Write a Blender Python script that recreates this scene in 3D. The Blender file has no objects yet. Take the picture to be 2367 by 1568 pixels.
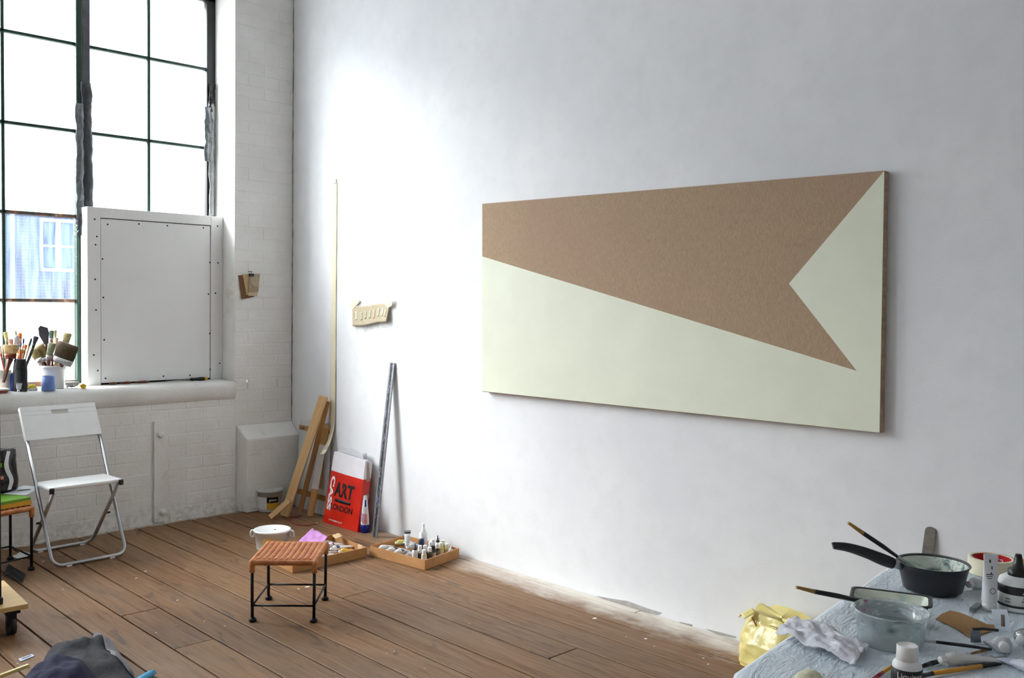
import bpy, bmesh, math, random
from mathutils import Vector, Matrix, noise as mnoise
random.seed(7)
scene = bpy.context.scene
COL = scene.collection
V = Vector

# ------------------------------------------------------------------ camera
IMG_W, IMG_H = 2367, 1568
FPX, CX, CY = 2176.9, 1183.5, 784.0
YAW, PITCH, ROLL = (math.radians(a) for a in (44.272, 2.321, -0.833))
CAM = V((-3.634, -6.02, 1.5))
fw = V((math.cos(PITCH)*math.sin(YAW), math.cos(PITCH)*math.cos(YAW), -math.sin(PITCH)))
rt0 = V((math.cos(YAW), -math.sin(YAW), 0)); dn0 = fw.cross(rt0)
RT = math.cos(ROLL)*rt0 + math.sin(ROLL)*dn0
DN = -math.sin(ROLL)*rt0 + math.cos(ROLL)*dn0
cd = bpy.data.cameras.new('camera'); cam = bpy.data.objects.new('camera', cd); COL.objects.link(cam)
cd.sensor_fit = 'HORIZONTAL'; cd.sensor_width = 36.0; cd.lens = FPX/IMG_W*36.0
cd.clip_start = .05; cd.clip_end = 200
mw = Matrix((RT, -DN, -fw)).transposed().to_4x4(); mw.translation = CAM
cam.matrix_world = mw
scene.camera = cam

# ------------------------------------------------------------------ sky, daylight, exposure
scene.view_settings.view_transform = 'Standard'
scene.view_settings.look = 'None'
scene.view_settings.gamma = 1.0
scene.view_settings.use_curve_mapping = False
scene.view_settings.exposure = 0.85
SKY = 3.6
w = bpy.data.worlds.new('overcast_sky'); scene.world = w; w.use_nodes = True
bg = w.node_tree.nodes['Background']
bg.inputs['Color'].default_value = (0.985, 0.99, 1.0, 1); bg.inputs['Strength'].default_value = SKY

sl = bpy.data.lights.new('hazy_sun', 'SUN'); sl.energy = 17.0; sl.angle = math.radians(38); sl.color = (1.0, .985, .96)
so = bpy.data.objects.new('hazy_sun', sl); COL.objects.link(so)
SUN_E = math.radians(31)
so.rotation_euler = V((.69*math.cos(SUN_E), -.73*math.cos(SUN_E), -math.sin(SUN_E))).to_track_quat('-Z', 'Y').to_euler()

def portal(name, loc, rot, sx, sy):
    l = bpy.data.lights.new(name, 'AREA'); l.shape = 'RECTANGLE'; l.size = sx; l.size_y = sy
    l.cycles.is_portal = True
    o = bpy.data.objects.new(name, l); COL.objects.link(o); o.location = loc; o.rotation_euler = rot
portal('daylight_portal', (-1.83, .36, 2.27), (math.radians(-90), 0, 0), 2.72, 2.70)
portal('daylight_portal', (-4.80, .36, 2.27), (math.radians(-90), 0, 0), 1.9, 2.70)

# ------------------------------------------------------------------ pixel helpers
def ray(px, py): return RT*((px-CX)/FPX) + DN*((py-CY)/FPX) + fw
def P(px, py, ax, val):
    v = ray(px, py); i = 'xyz'.index(ax); return CAM + v*((val-CAM[i])/v[i])
def Pd(px, py, depth): return CAM + ray(px, py)*depth
def depth(p): return (V(p)-CAM).dot(fw)
def zat(px, py, p):
    v = ray(px, py); t = math.hypot(p[0]-CAM.x, p[1]-CAM.y)/math.hypot(v.x, v.y); return CAM.z + v.z*t

# ------------------------------------------------------------------ colour + materials
def S(r, g, b):
    f = lambda c: (c/255/12.92 if c/255 <= .04045 else ((c/255+.055)/1.055)**2.4)
    return (f(r), f(g), f(b))
MATS = {}
class NT:
    def __init__(s, name):
        s.m = bpy.data.materials.new(name); s.m.use_nodes = True; s.t = s.m.node_tree; s.n = s.t.nodes
        s.b = s.n['Principled BSDF']; s.out = s.n['Material Output']
    def new(s, typ, **kw):
        nd = s.n.new(typ)
        for k, v in kw.items(): setattr(nd, k, v)
        return nd
    def link(s, a, b): s.t.links.new(a, b)
    def coord(s, scale=(1, 1, 1), kind='Object', rot=(0, 0, 0)):
        if kind == 'World': o = s.new('ShaderNodeNewGeometry').outputs['Position']
        else: o = s.new('ShaderNodeTexCoord').outputs[kind]
        mp = s.new('ShaderNodeMapping'); mp.inputs['Scale'].default_value = scale; mp.inputs['Rotation'].default_value = rot
        s.link(o, mp.inputs['Vector']); return mp.outputs['Vector']
    def noise(s, vec, scale, detail=4, rough=.55, dist=0):
        nd = s.new('ShaderNodeTexNoise'); nd.inputs['Scale'].default_value = scale; nd.inputs['Detail'].default_value = detail
        nd.inputs['Roughness'].default_value = rough; nd.inputs['Distortion'].default_value = dist
        if vec is not None: s.link(vec, nd.inputs['Vector'])
        return nd.outputs['Fac']
    def ramp(s, fac, stops):
        r = s.new('ShaderNodeValToRGB'); e = r.color_ramp.elements
        while len(e) < len(stops): e.new(.5)
        for i, (p, c) in enumerate(stops): e[i].position = p; e[i].color = (*c, 1) if len(c) == 3 else c
        s.link(fac, r.inputs['Fac']); return r.outputs['Color']
    def mix(s, fac, a, b, mode='MIX'):
        m = s.new('ShaderNodeMix', data_type='RGBA', blend_type=mode)
        for idx, v in ((0, fac), (6, a), (7, b)):
            if hasattr(v, 'is_output'): s.link(v, m.inputs[idx])
            elif idx == 0: m.inputs[0].default_value = v
            else: m.inputs[idx].default_value = (*v, 1)
        return m.outputs[2]
    def math(s, op, a, b=None):
        m = s.new('ShaderNodeMath', operation=op)
        for i, v in enumerate((a, b)):
            if v is None: continue
            if hasattr(v, 'is_output'): s.link(v, m.inputs[i])
            else: m.inputs[i].default_value = v
        return m.outputs[0]
    def bump(s, h, strength=.3, dist=.01):
        b = s.new('ShaderNodeBump'); b.inputs['Strength'].default_value = strength; b.inputs['Distance'].default_value = dist
        s.link(h, b.inputs['Height']); s.link(b.outputs['Normal'], s.b.inputs['Normal'])
    def base(s, c):
        if hasattr(c, 'is_output'): s.link(c, s.b.inputs['Base Color'])
        else: s.b.inputs['Base Color'].default_value = (*c, 1)
    def set(s, **kw):
        for k, v in kw.items(): s.b.inputs[k].default_value = v
def M(name, col, rough=.5, metal=0.0, var=.08, scale=18, bump=0.0, bscale=40, **kw):
    if name in MATS: return MATS[name]
    t = NT(name); c = t.coord()
    n = t.noise(c, scale)
    t.base(t.ramp(n, [(.3, tuple(x*(1-var) for x in col)), (.7, tuple(min(1, x*(1+var)) for x in col))]))
    t.set(Roughness=rough, Metallic=metal)
    for k, v in kw.items(): t.b.inputs[k.replace('_', ' ')].default_value = v
    if bump: t.bump(t.noise(c, bscale), bump, .01)
    MATS[name] = t.m; return t.m

WHITE = S(232, 232, 230)
def wall_mat():
    t = NT('white_plaster'); c = t.coord(kind='World')
    n = t.noise(c, 1.6, 6); n2 = t.noise(c, 9, 5); n3 = t.noise(c, 90, 3)
    t.base(t.mix(t.ramp(n2, [(.45, (0, 0, 0)), (.75, (.5, .5, .5))]), t.ramp(n, [(.3, S(230, 231, 233)), (.7, S(240, 240, 240))]), S(226, 226, 226)))
    t.set(Roughness=.62); t.bump(t.math('ADD', n3, t.math('MULTIPLY', n2, 1.6)), .12, .004); return t.m
MAT_WALL = wall_mat()
def brick_mat():
    t = NT('white_painted_brick'); c = t.coord(kind='World')
    n = t.noise(c, 3.5, 6); n2 = t.noise(c, 45, 5); n3 = t.noise(c, 6.0, 5, .6, .6)
    base = t.ramp(n, [(.3, S(230, 228, 222)), (.7, S(243, 242, 238))])
    st = t.ramp(n3, [(.64, (0, 0, 0)), (.78, (.55, .55, .55))])
    base = t.mix(st, base, S(198, 186, 166))
    # rust marks are strongest under the sill
    sep = t.new('ShaderNodeSeparateXYZ'); t.link(c, sep.inputs[0])
    band = t.ramp(sep.outputs['Z'], [(.62, (0, 0, 0)), (.72, (1, 1, 1)), (.80, (1, 1, 1)), (.86, (0, 0, 0))])
    rust = t.ramp(t.noise(t.coord((1, 1, .6), 'World'), 7.5, 6, .65), [(.66, (0, 0, 0)), (.72, (1, 1, 1))])
    base = t.mix(t.math('MULTIPLY', band, rust), base, S(186, 132, 84))
    damp = t.ramp(sep.outputs['Z'], [(0, (.5, .5, .5)), (.16, (0, 0, 0))])
    mould = t.ramp(t.noise(c, 22, 5), [(.45, (0, 0, 0)), (.65, (1, 1, 1))])
    base = t.mix(t.math('MULTIPLY', damp, mould), base, S(150, 150, 134))
    t.base(base); t.set(Roughness=.5); t.bump(n2, .35, .006); return t.m
MAT_BRICK = brick_mat()
def floor_mat():
    t = NT('worn_floorboards'); 
    oi = t.new('ShaderNodeObjectInfo').outputs['Random']
    geo = t.new('ShaderNodeNewGeometry').outputs['Position']
    add = t.new('ShaderNodeVectorMath', operation='ADD'); t.link(geo, add.inputs[0])
    cmb = t.new('ShaderNodeCombineXYZ'); t.link(t.math('MULTIPLY', oi, 37.0), cmb.inputs[1]); t.link(t.math('MULTIPLY', oi, 11.0), cmb.inputs[2])
    t.link(cmb.outputs[0], add.inputs[1])
    mp = t.new('ShaderNodeMapping'); mp.inputs['Scale'].default_value = (26, 1.5, 1); t.link(add.outputs[0], mp.inputs[0])
    g = t.noise(mp.outputs[0], 1.6, 7, .62, 1.1)
    mp2 = t.new('ShaderNodeMapping'); mp2.inputs['Scale'].default_value = (9, 3.2, 1); t.link(add.outputs[0], mp2.inputs[0])
    kn = t.noise(mp2.outputs[0], 1.0, 3, .5, 1.4)
    base = t.ramp(g, [(.22, S(98, 66, 40)), (.5, S(134, 97, 62)), (.78, S(154, 116, 78))])
    base = t.mix(t.ramp(kn, [(.62, (0, 0, 0)), (.74, (.75, .75, .75))]), base, S(72, 52, 38))
    # big worn / greyed patches
    pw = t.noise(t.coord((1, .6, 1), 'World'), 1.7, 5, .6)
    base = t.mix(t.ramp(pw, [(.42, (0, 0, 0)), (.7, (.45, .45, .45))]), base, S(132, 116, 98))
    fine = t.noise(t.coord((1, 1, 1), 'World'), 14, 5, .7)
    base = t.mix(t.ramp(fine, [(.60, (0, 0, 0)), (.78, (.5, .5, .5))]), base, S(86, 66, 50))
    tone = t.ramp(oi, [(0, (.82, .82, .84)), (1, (1.0, 1.0, .98))])
    base = t.mix(1.0, base, tone, 'MULTIPLY')
    # dusty paint residue beside the walls, plus a painted glow along the right one
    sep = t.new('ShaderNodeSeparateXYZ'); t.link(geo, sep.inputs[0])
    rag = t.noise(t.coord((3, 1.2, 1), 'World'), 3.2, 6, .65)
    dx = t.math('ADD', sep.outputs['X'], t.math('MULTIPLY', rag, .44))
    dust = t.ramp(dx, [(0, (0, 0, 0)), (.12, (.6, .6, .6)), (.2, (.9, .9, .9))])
    yw = t.ramp(t.math('MULTIPLY', sep.outputs['Y'], -.2), [(.10, (.12, .12, .12)), (.36, (.3, .3, .3)), (.48, (1, 1, 1)), (.80, (1, 1, 1)), (.95, (.3, .3, .3))])  # residue and painted light pool peak partway along the right wall
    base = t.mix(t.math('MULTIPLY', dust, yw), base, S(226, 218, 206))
    dy = t.math('ADD', sep.outputs['Y'], t.math('MULTIPLY', rag, .10))
    base = t.mix(t.ramp(dy, [(0, (0, 0, 0)), (.02, (.8, .8, .8))]), base, S(206, 200, 188))
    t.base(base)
    t.link(t.ramp(g, [(.3, (.62, .62, .62)), (.7, (.46, .46, .46))]), t.b.inputs['Roughness'])
    t.b.inputs['Specular IOR Level'].default_value = .35
    t.bump(t.math('ADD', g, t.math('MULTIPLY', fine, .5)), .25, .004); return t.m
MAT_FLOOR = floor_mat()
MAT_DARK = M('dark_gap', S(26, 20, 16), .9)

def pane_mat(clear):
    t = NT('clear_window_glass' if clear else 'frosted_window_glass')
    tr = t.new('ShaderNodeBsdfTransparent'); tl = t.new('ShaderNodeBsdfTranslucent'); gl = t.new('ShaderNodeBsdfGlossy')
    tr.inputs[0].default_value = (.95, .98, 1, 1); tl.inputs[0].default_value = (.9, .95, 1, 1) ; gl.inputs['Roughness'].default_value = .05
    if clear: tl.inputs[0].default_value = (.42, .62, 1, 1)
    a = t.new('ShaderNodeMixShader'); b = t.new('ShaderNodeMixShader')
    if clear:
        st = t.noise(t.coord((26, 1, 2.2)), 1.0, 6, .65, .4); sp = t.noise(t.coord((30, 1, 30)), 6, 2)
        f = t.ramp(st, [(.3, (.02, .02, .02)), (.72, (.13, .13, .13))])
        f = t.mix(t.ramp(sp, [(.72, (0, 0, 0)), (.76, (.5, .5, .5))]), f, (.2, .2, .2))
        t.link(f, a.inputs[0])
    else: a.inputs[0].default_value = .45
    t.link(tr.outputs[0], a.inputs[1]); t.link(tl.outputs[0], a.inputs[2])
    b.inputs[0].default_value = .03; t.link(a.outputs[0], b.inputs[1]); t.link(gl.outputs[0], b.inputs[2])
    t.link(b.outputs[0], t.out.inputs['Surface']); return t.m
MAT_FROST, MAT_CLEAR = pane_mat(False), pane_mat(True)
def plastic_clear(name, tint=(1, 1, 1), tl=.25, streak=None, lo=.62, hi=.7):
    t = NT(name)
    tr = t.new('ShaderNodeBsdfTransparent'); tr.inputs[0].default_value = (*tint, 1)
    t.set(Roughness=.12); t.base(streak or tuple(.82*x for x in tint))
    mx = t.new('ShaderNodeMixShader')
    if streak:
        n = t.noise(t.coord((1, 1, 2.2)), 24, 6, .65, 1.0); col = t.noise(t.coord((1, 1, 1)), 9, 3)
        t.base(t.ramp(col, [(.35, S(60, 84, 104)), (.45, S(196, 212, 212)), (.55, S(214, 220, 206)), (.62, S(150, 40, 60)), (.68, S(180, 200, 214))]))
        sz = t.new('ShaderNodeSeparateXYZ'); t.link(t.coord(), sz.inputs[0])
        hz = t.ramp(t.math('MULTIPLY', sz.outputs['Z'], 10), [(.30, (0, 0, 0)), (.50, (1, 1, 1))])     # smears sit on the upper wall of the tub
        sm_ = t.math('MULTIPLY', hz, t.ramp(n, [(lo, (0, 0, 0)), (hi, (1, 1, 1))]))
        t.base(t.mix(sm_, S(226, 234, 236), t.ramp(col, [(.35, S(60, 84, 104)), (.43, S(196, 212, 212)), (.55, S(220, 226, 214)), (.62, S(150, 40, 60)), (.66, S(180, 200, 214))])))
        t.link(t.math('ADD', t.math('MULTIPLY', sm_, .55), tl), mx.inputs[0])
    else:
        lw = t.new('ShaderNodeLayerWeight'); lw.inputs[0].default_value = .35
        t.link(t.math('ADD', t.math('MULTIPLY', lw.outputs['Facing'], .45), tl), mx.inputs[0])
    t.link(tr.outputs[0], mx.inputs[1]); t.link(t.b.outputs[0], mx.inputs[2]); t.link(mx.outputs[0], t.out.inputs['Surface'])
    return t.m

# ------------------------------------------------------------------ mesh builder
def frame_from(d):
    d = V(d).normalized(); a = V((0, 0, 1)) if abs(d.z) < .95 else V((1, 0, 0))
    x = a.cross(d).normalized(); y = d.cross(x); return x, y, d
class MB:
    def __init__(s): s.v = []; s.f = []; s.sm = []; s.mi = []
    def add(s, vs, fs, smooth=False, mi=0):
        b = len(s.v); s.v += [tuple(v) for v in vs]; s.f += [tuple(b+i for i in f) for f in fs]
        s.sm += [smooth]*len(fs); s.mi += [mi]*len(fs); return s
    def box(s, c, d, R=None, mi=0):
        c = V(c); hx, hy, hz = (k/2 for k in d)
        vs = [V((x, y, z)) for x in (-hx, hx) for y in (-hy, hy) for z in (-hz, hz)]
        if R is not None: vs = [R @ v for v in vs]
        return s.add([c+v for v in vs], [(0, 1, 3, 2), (4, 6, 7, 5), (0, 4, 5, 1), (2, 3, 7, 6), (0, 2, 6, 4), (1, 5, 7, 3)], False, mi)
    def b2(s, lo, hi, mi=0): return s.box([(a+b)/2 for a, b in zip(lo, hi)], [abs(b-a) for a, b in zip(lo, hi)], None, mi)
    def tube(s, pts, r, n=10, cap=True, closed=False, mi=0, flat=1.0, up=None):
        pts = [V(p) for p in pts]; k = len(pts)
        rs = r if isinstance(r, (list, tuple)) else [r]*k
        vs = []; x = None
        for i, p in enumerate(pts):
            if closed: d = pts[(i+1) % k]-pts[i-1]
            else: d = pts[min(i+1, k-1)]-pts[max(i-1, 0)]
            d.normalize()
            if x is None:
                if up is not None: x = V(up) - V(up).dot(d)*d; x.normalize()
                else: x = frame_from(d)[0]
            else:
                x = x - x.dot(d)*d; x.normalize()
            y = d.cross(x)
            for j in range(n):
                a = 2*math.pi*j/n; vs.append(p + rs[i]*(math.cos(a)*x*flat + math.sin(a)*y))
        fs = []
        for i in range(k if closed else k-1):
            i2 = (i+1) % k
            for j in range(n): fs.append((i*n+j, i*n+(j+1) % n, i2*n+(j+1) % n, i2*n+j))
        s.add(vs, fs, True, mi)
        if cap and not closed:
            b = len(s.v)-k*n
            s.f += [tuple(b+j for j in reversed(range(n))), tuple(b+(k-1)*n+j for j in range(n))]; s.sm += [False]*2; s.mi += [mi]*2
        return s
    def cyl(s, p0, p1, r0, r1=None, n=14, mi=0): return s.tube([p0, p1], [r0, r0 if r1 is None else r1], n, mi=mi)
    def lathe(s, prof, n=28, c=(0, 0, 0), mi=0, smooth=True, sx=1, sy=1):
        c = V(c); vs = []; fs = []
        for r, z in prof:
            for j in range(n):
                a = 2*math.pi*j/n; vs.append(c+V((r*math.cos(a)*sx, r*math.sin(a)*sy, z)))
        for i in range(len(prof)-1):
            for j in range(n): fs.append((i*n+j, i*n+(j+1) % n, (i+1)*n+(j+1) % n, (i+1)*n+j))
        return s.add(vs, fs, smooth, mi)
    def prism(s, poly, off, mi=0):
        poly = [V(p) for p in poly]; off = V(off); n = len(poly)
        vs = poly+[p+off for p in poly]
        fs = [tuple(range(n)), tuple(reversed(range(n, 2*n)))]+[(i, n+i, n+(i+1) % n, (i+1) % n) for i in range(n)]
        return s.add(vs, fs, False, mi)
    def grid(s, fn, nu, nv, smooth=True, mi=0):
        vs = [fn(i/(nu-1), j/(nv-1)) for i in range(nu) for j in range(nv)]
        fs = [(i*nv+j, (i+1)*nv+j, (i+1)*nv+j+1, i*nv+j+1) for i in range(nu-1) for j in range(nv-1)]
        return s.add(vs, fs, smooth, mi)
    def build(s, name, mat, parent=None, bevel=0, solid=0, seg=2, sub=0):
        me = bpy.data.meshes.new(name); me.from_pydata(s.v, [], s.f)
        me.polygons.foreach_set('use_smooth', s.sm); me.polygons.foreach_set('material_index', s.mi)
        bm = bmesh.new(); bm.from_mesh(me); bmesh.ops.recalc_face_normals(bm, faces=bm.faces); bm.to_mesh(me); bm.free()
        for m in (mat if isinstance(mat, (list, tuple)) else [mat]): me.materials.append(m)
        o = bpy.data.objects.new(name, me); COL.objects.link(o)
        if parent is not None: o.parent = parent
        if solid:
            md = o.modifiers.new('solid', 'SOLIDIFY'); md.thickness = solid; md.offset = 0
        if bevel:
            md = o.modifiers.new('bevel', 'BEVEL'); md.width = bevel; md.segments = seg; md.limit_method = 'ANGLE'; md.angle_limit = math.radians(40)
        if sub:
            md = o.modifiers.new('sub', 'SUBSURF'); md.levels = sub; md.render_levels = sub
        return o
def tag(o, label=None, cat=None, group=None, kind=None):
    if label: o['label'] = label
    if cat: o['category'] = cat
    if group: o['group'] = group
    if kind: o['kind'] = kind
    return o
def thing(name, label, cat, loc=(0, 0, 0), rot=None, group=None, kind=None):
    o = bpy.data.objects.new(name, None); COL.objects.link(o); o.empty_display_size = .05
    mtx = rot.to_4x4() if rot is not None else Matrix.Identity(4); mtx.translation = V(loc); o.matrix_world = mtx
    return tag(o, label, cat, group, kind)
def rotz(a): return Matrix.Rotation(a, 3, 'Z')
def basis(x, y, z): return Matrix((V(x), V(y), V(z))).transposed()
def along(d, up=(0, 0, 1)):      # local +x goes along d, local z as near `up` as it can
    d = V(d).normalized(); y = V(up).cross(d).normalized(); return basis(d, y, d.cross(y))
def text(name, body, size, mat, parent, mtx, ext=.0006, bold=0, wrap=None, align='CENTER', sxy=(1, 1)):
    cu = bpy.data.curves.new(name, 'FONT'); cu.body = body; cu.size = size; cu.extrude = ext; cu.offset = bold
    cu.align_x = align; cu.align_y = 'CENTER'; cu.resolution_u = 3
    tmp = bpy.data.objects.new('tmp', cu); COL.objects.link(tmp)
    dg = bpy.context.evaluated_depsgraph_get(); dg.update()
    me = bpy.data.meshes.new_from_object(tmp.evaluated_get(dg)); bpy.data.objects.remove(tmp); bpy.data.curves.remove(cu)
    for v in me.vertices:
        x, y, z = v.co; x *= sxy[0]; y *= sxy[1]
        if wrap: a = x/wrap; x, z = (wrap+z)*math.sin(a), (wrap+z)*math.cos(a)-wrap
        v.co = mtx @ V((x, y, z))
    me.materials.clear(); me.materials.append(mat)
    o = bpy.data.objects.new(name, me); COL.objects.link(o); o.parent = parent; return o
def nz(p, sc=1.0, seed=0): return mnoise.noise(V(p)*sc + V((seed*13.7, seed*7.1, seed*3.3)))

# ================================================================== ROOM SHELL
XL, YF, ZC = -6.2, -8.6, 4.4           # left wall, wall behind the camera, ceiling
RVX, RVL, DW = -.455, -3.2, .312       # window recess: right and left cheek, depth to the glazing
SILL, HEAD = .918, 3.62

tag(MB().b2((XL, YF, -.12), (.0, .0, -.024)).build('floor', MAT_DARK), kind='structure')
FLOOR = bpy.data.objects['floor']
# floorboards, one object each
PITCHX, X0 = .1845, -.05
joint_px = [(820, 1375), (970, 1322), (448, 1489), (1330, 1500), (300, 1420)]
cuts = {}
for px, py in joint_px:
    p = P(px, py, 'z', 0); k = int(math.floor((X0-p.x)/PITCHX)); cuts.setdefault(k, []).append(p.y)
rb = random.Random(3)
k = -1
while True:
    xa, xb = X0-(k+1)*PITCHX, min(0, X0-k*PITCHX)
    if xb < XL+.02: break
    xa = max(xa, XL)
    cs = cuts.get(k, [])
    ys = [0.0]+sorted(cs, reverse=True)
    while ys[-1]-YF > 4.2: ys.append(ys[-1]-rb.uniform(2.4, 4.0))
    if not cs: ys[1:] = [y-rb.uniform(0, 1.2) if y-1.2 > YF+.5 else y for y in ys[1:]]
    ys.append(YF)
    for ya, yb in zip(ys[1:], ys[:-1]):
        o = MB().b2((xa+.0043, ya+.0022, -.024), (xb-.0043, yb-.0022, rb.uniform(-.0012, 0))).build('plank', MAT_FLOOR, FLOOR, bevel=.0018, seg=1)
    k += 1

tag(MB().b2((0, YF, -.1), (.25, .6, ZC)).build('wall_right', MAT_WALL), kind='structure')
tag(MB().b2((XL-.25, YF, -.1), (XL, .6, ZC)).build('wall_left', MAT_WALL), kind='structure')
tag(MB().b2((XL-.25, YF-.25, -.1), (.25, YF, ZC)).build('wall_front', MAT_WALL), kind='structure')
tag(MB().b2((XL-.25, YF-.25, ZC), (.25, .6, ZC+.2)).build('ceiling', MAT_WALL), kind='structure')

# window wall: masonry with a deep recess
W2R, W2L = -3.82, -5.78
wb = MB()
wb.b2((RVX, 0, SILL), (.0, .6, ZC))                     # pier between window and corner
wb.b2((W2R, 0, SILL-.06), (RVL, .6, ZC)); wb.b2((XL, 0, SILL-.06), (W2L, .6, ZC)); wb.b2((W2L, 0, HEAD), (W2R, .6, ZC))
wb.b2((XL, 0, -.1), (0, .6, SILL-.06))                  # breast wall under the sills
wb.b2((RVX-2.745, 0, HEAD), (RVX, .6, ZC))
WBK = tag(wb.build('wall_back', MAT_BRICK), kind='structure')
# painted bricks in the two stretches the photograph shows
rbk = random.Random(11)
BL, BH = .236, .0815
def lay(xa, xb, za, zb, yface=0, parent=WBK, skip=None):
    row = 0; z = za
    while z+BH <= zb+.001:
        off = (row % 2)*BL/2; x = xb+off
        while x > xa+.02:
            l = max(xa, x-BL); r_ = min(xb, x)
            if r_-l > .05 and not (skip and skip(l, r_, z)):
                dy = rbk.uniform(-.0007, .0007); ins = .0035
                b = MB().b2((l+ins, yface-.0016+dy, z+ins), (r_-ins, yface+.012, z+BH-ins))
                b.build('brick', MAT_BRICK, parent, bevel=.0030, seg=2)
            x -= BL
        z += BH; row += 1
lay(-2.1, RVX, .012, SILL-.08, skip=lambda l, r, z: l < -.955 and r > -1.03 and z < .66)
lay(RVX, -.002, .60, 3.80)

# settlement crack down the corner and flaked paint at the foot of the right wall
CRK = M('dark_crack', S(84, 82, 78), .9)
rc = random.Random(4); vs = []; zs_ = [.62+i*.035 for i in range(90)]
for z in zs_:
    wd = rc.uniform(.0012, .0036); jx = rc.uniform(-.0012, .0012); vs += [V((-.0016-wd+jx, -.0035, z)), V((-.0016+jx, -.0035-wd*.6, z))]
MB().add(vs, [(2*i, 2*i+1, 2*i+3, 2*i+2) for i in range(len(zs_)-1)]).build('crack', CRK, WBK, solid=.0006)
WR = bpy.data.objects['wall_right']
for poly in ([(1378, 1380), (1412, 1386), (1450, 1392), (1500, 1410), (1530, 1419), (1520, 1424), (1480, 1414), (1440, 1402), (1400, 1390)], [(1570, 1440), (1600, 1446), (1598, 1452), (1575, 1446)], [(1630, 1456), (1665, 1464), (1702, 1474), (1700, 1478), (1660, 1470)]):
    MB().prism([P(x, y-2, 'x', -.0004) for x, y in poly], (-.0012, 0, 0)).build('flaked_patch', M('bare_plaster', S(172, 168, 162), .9, var=.2), WR)

# corner plinth
pf = -.107; zt0, zt1 = .605, .515
pl = MB().add([(-.44, 0, 0), (0, 0, 0), (0, 0, zt0), (-.44, 0, zt0), (-.415, pf, 0), (0, pf, 0), (0, pf, zt1), (-.415, pf, zt1)],
              [(0, 3, 7, 4), (4, 7, 6, 5), (7, 3, 2, 6), (0, 4, 5, 1), (1, 5, 6, 2), (0, 1, 2, 3)])
PLN = tag(pl.build('trim_2', MAT_BRICK, bevel=.008), 'white painted brick plinth with sloping top in the room corner', None, kind='structure')
lay(-.413, -.002, .02, .51, yface=pf, parent=PLN)
# batten strip with two round bolts
TR1 = tag(MB().b2((-1.03, -.017, .012), (-.957, 0, .68)).build('trim_1', MAT_BRICK, bevel=.003), 'white painted vertical batten with two round bolt heads on brick wall', kind='structure')
for px, py in ((371, 1005), (376, 1184)):
    p = P(px, py, 'y', -.017)
    prof = [(.0001, .024), (.012, .022), (.020, .014), (.022, .004), (.022, 0)]
    b = MB().lathe(prof, 16); b.v = [(x+p.x, -z-.017, y+p.z) for x, y, z in b.v]
    b.build('bolt_head', M('white_paint', S(232, 231, 226), .4), TR1)

# ================================================================== WINDOWS
GREEN = M('dark_green_paint', S(24, 58, 44), .4, var=.3, bump=.3)
STEEL = M('grey_painted_steel', S(92, 94, 98), .45, .3, var=.2, bump=.2)
BLACKST = M('black_painted_steel', S(28, 30, 32), .4, .2, var=.3)
def rust_mat():
    t = NT('rusty_bar'); n = t.noise(t.coord((1, 1, 1)), 16, 6)
    t.base(t.ramp(n, [(.35, S(40, 56, 48)), (.5, S(92, 84, 74)), (.62, S(128, 78, 44)), (.75, S(190, 180, 165))])); t.set(Roughness=.6)
    t.bump(n, .5, .004); return t.m
RUST = rust_mat()
DUCT = M('silver_duct_tape', S(120, 124, 128), .32, .55, var=.25, scale=30, bump=.6, bscale=26)
ROWS = [SILL, 1.46, 2.003, 2.548, 3.10, HEAD]
def window(name, bays, xr, xl, detail):
    W = thing(name, 'tall steel-framed studio window' if detail else 'second tall steel-framed window', None, ((xr+xl)/2, DW, SILL), kind='structure')
    off = V(W.location)
    def part(nm, mat, lo, hi, bev=0, par=W):
        return MB().b2([a-b for a, b in zip(lo, off)], [a-b for a, b in zip(hi, off)]).build(nm, mat, par, bevel=bev)
    part('frame_jamb', BLACKST, (xr-.062, DW-.025, SILL), (xr, DW+.04, HEAD), .004)
    part('frame_jamb', BLACKST, (xl, DW-.025, SILL), (xl+.062, DW+.04, HEAD), .004)
    part('frame_head', BLACKST, (xl, DW-.025, HEAD-.05), (xr, DW+.04, HEAD), .004)
    part('frame_foot', RUST, (xl, DW-.02, SILL-.02), (xr, DW+.04, SILL+.03), .004)
    for (a, b, sub) in bays:                    # a = right, b = left edge of a bay
        for xm in sub: part('glazing_bar', GREEN, (xm-.010, DW-.012, SILL), (xm+.010, DW+.02, HEAD), .004)
        xs = [a]+list(sub)+[b]
        for zi in range(1, len(ROWS)-1):
            rusty = zi in (1, 2) and detail and a < -1.2
            part('glazing_bar', RUST if rusty else GREEN, (b, DW-.012, ROWS[zi]-.010), (a, DW+.02, ROWS[zi]+.010), .004)
        for x1, x2 in zip(xs[:-1], xs[1:]):
            for zi in range(len(ROWS)-1):
                if detail and a > -1.2 and zi < 2: continue       # behind the boarded panel
                clear = detail and zi == 1 and -1.45 < x1 < -1.38
                part('window_pane', MAT_CLEAR if clear else MAT_FROST, (x2+.006, DW+.004, ROWS[zi]+.006), (x1-.006, DW+.007, ROWS[zi+1]-.006))
    return W, part
W1, part1 = window('window_1', [(-.517, -1.315, (-.926,)), (-1.405, -2.255, (-1.83,)), (-2.345, -3.138, (-2.74,))], RVX, RVL, True)
for a, b in ((-1.315, -1.405), (-2.255, -2.345)):
    part1('mullion', GREEN, (a-.09, DW-.028, SILL), (a-.055, DW+.03, HEAD), .004)
    part1('mullion_strip', STEEL, (a-.05, DW-.020, SILL), (a, DW+.03, HEAD), .004)
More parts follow.
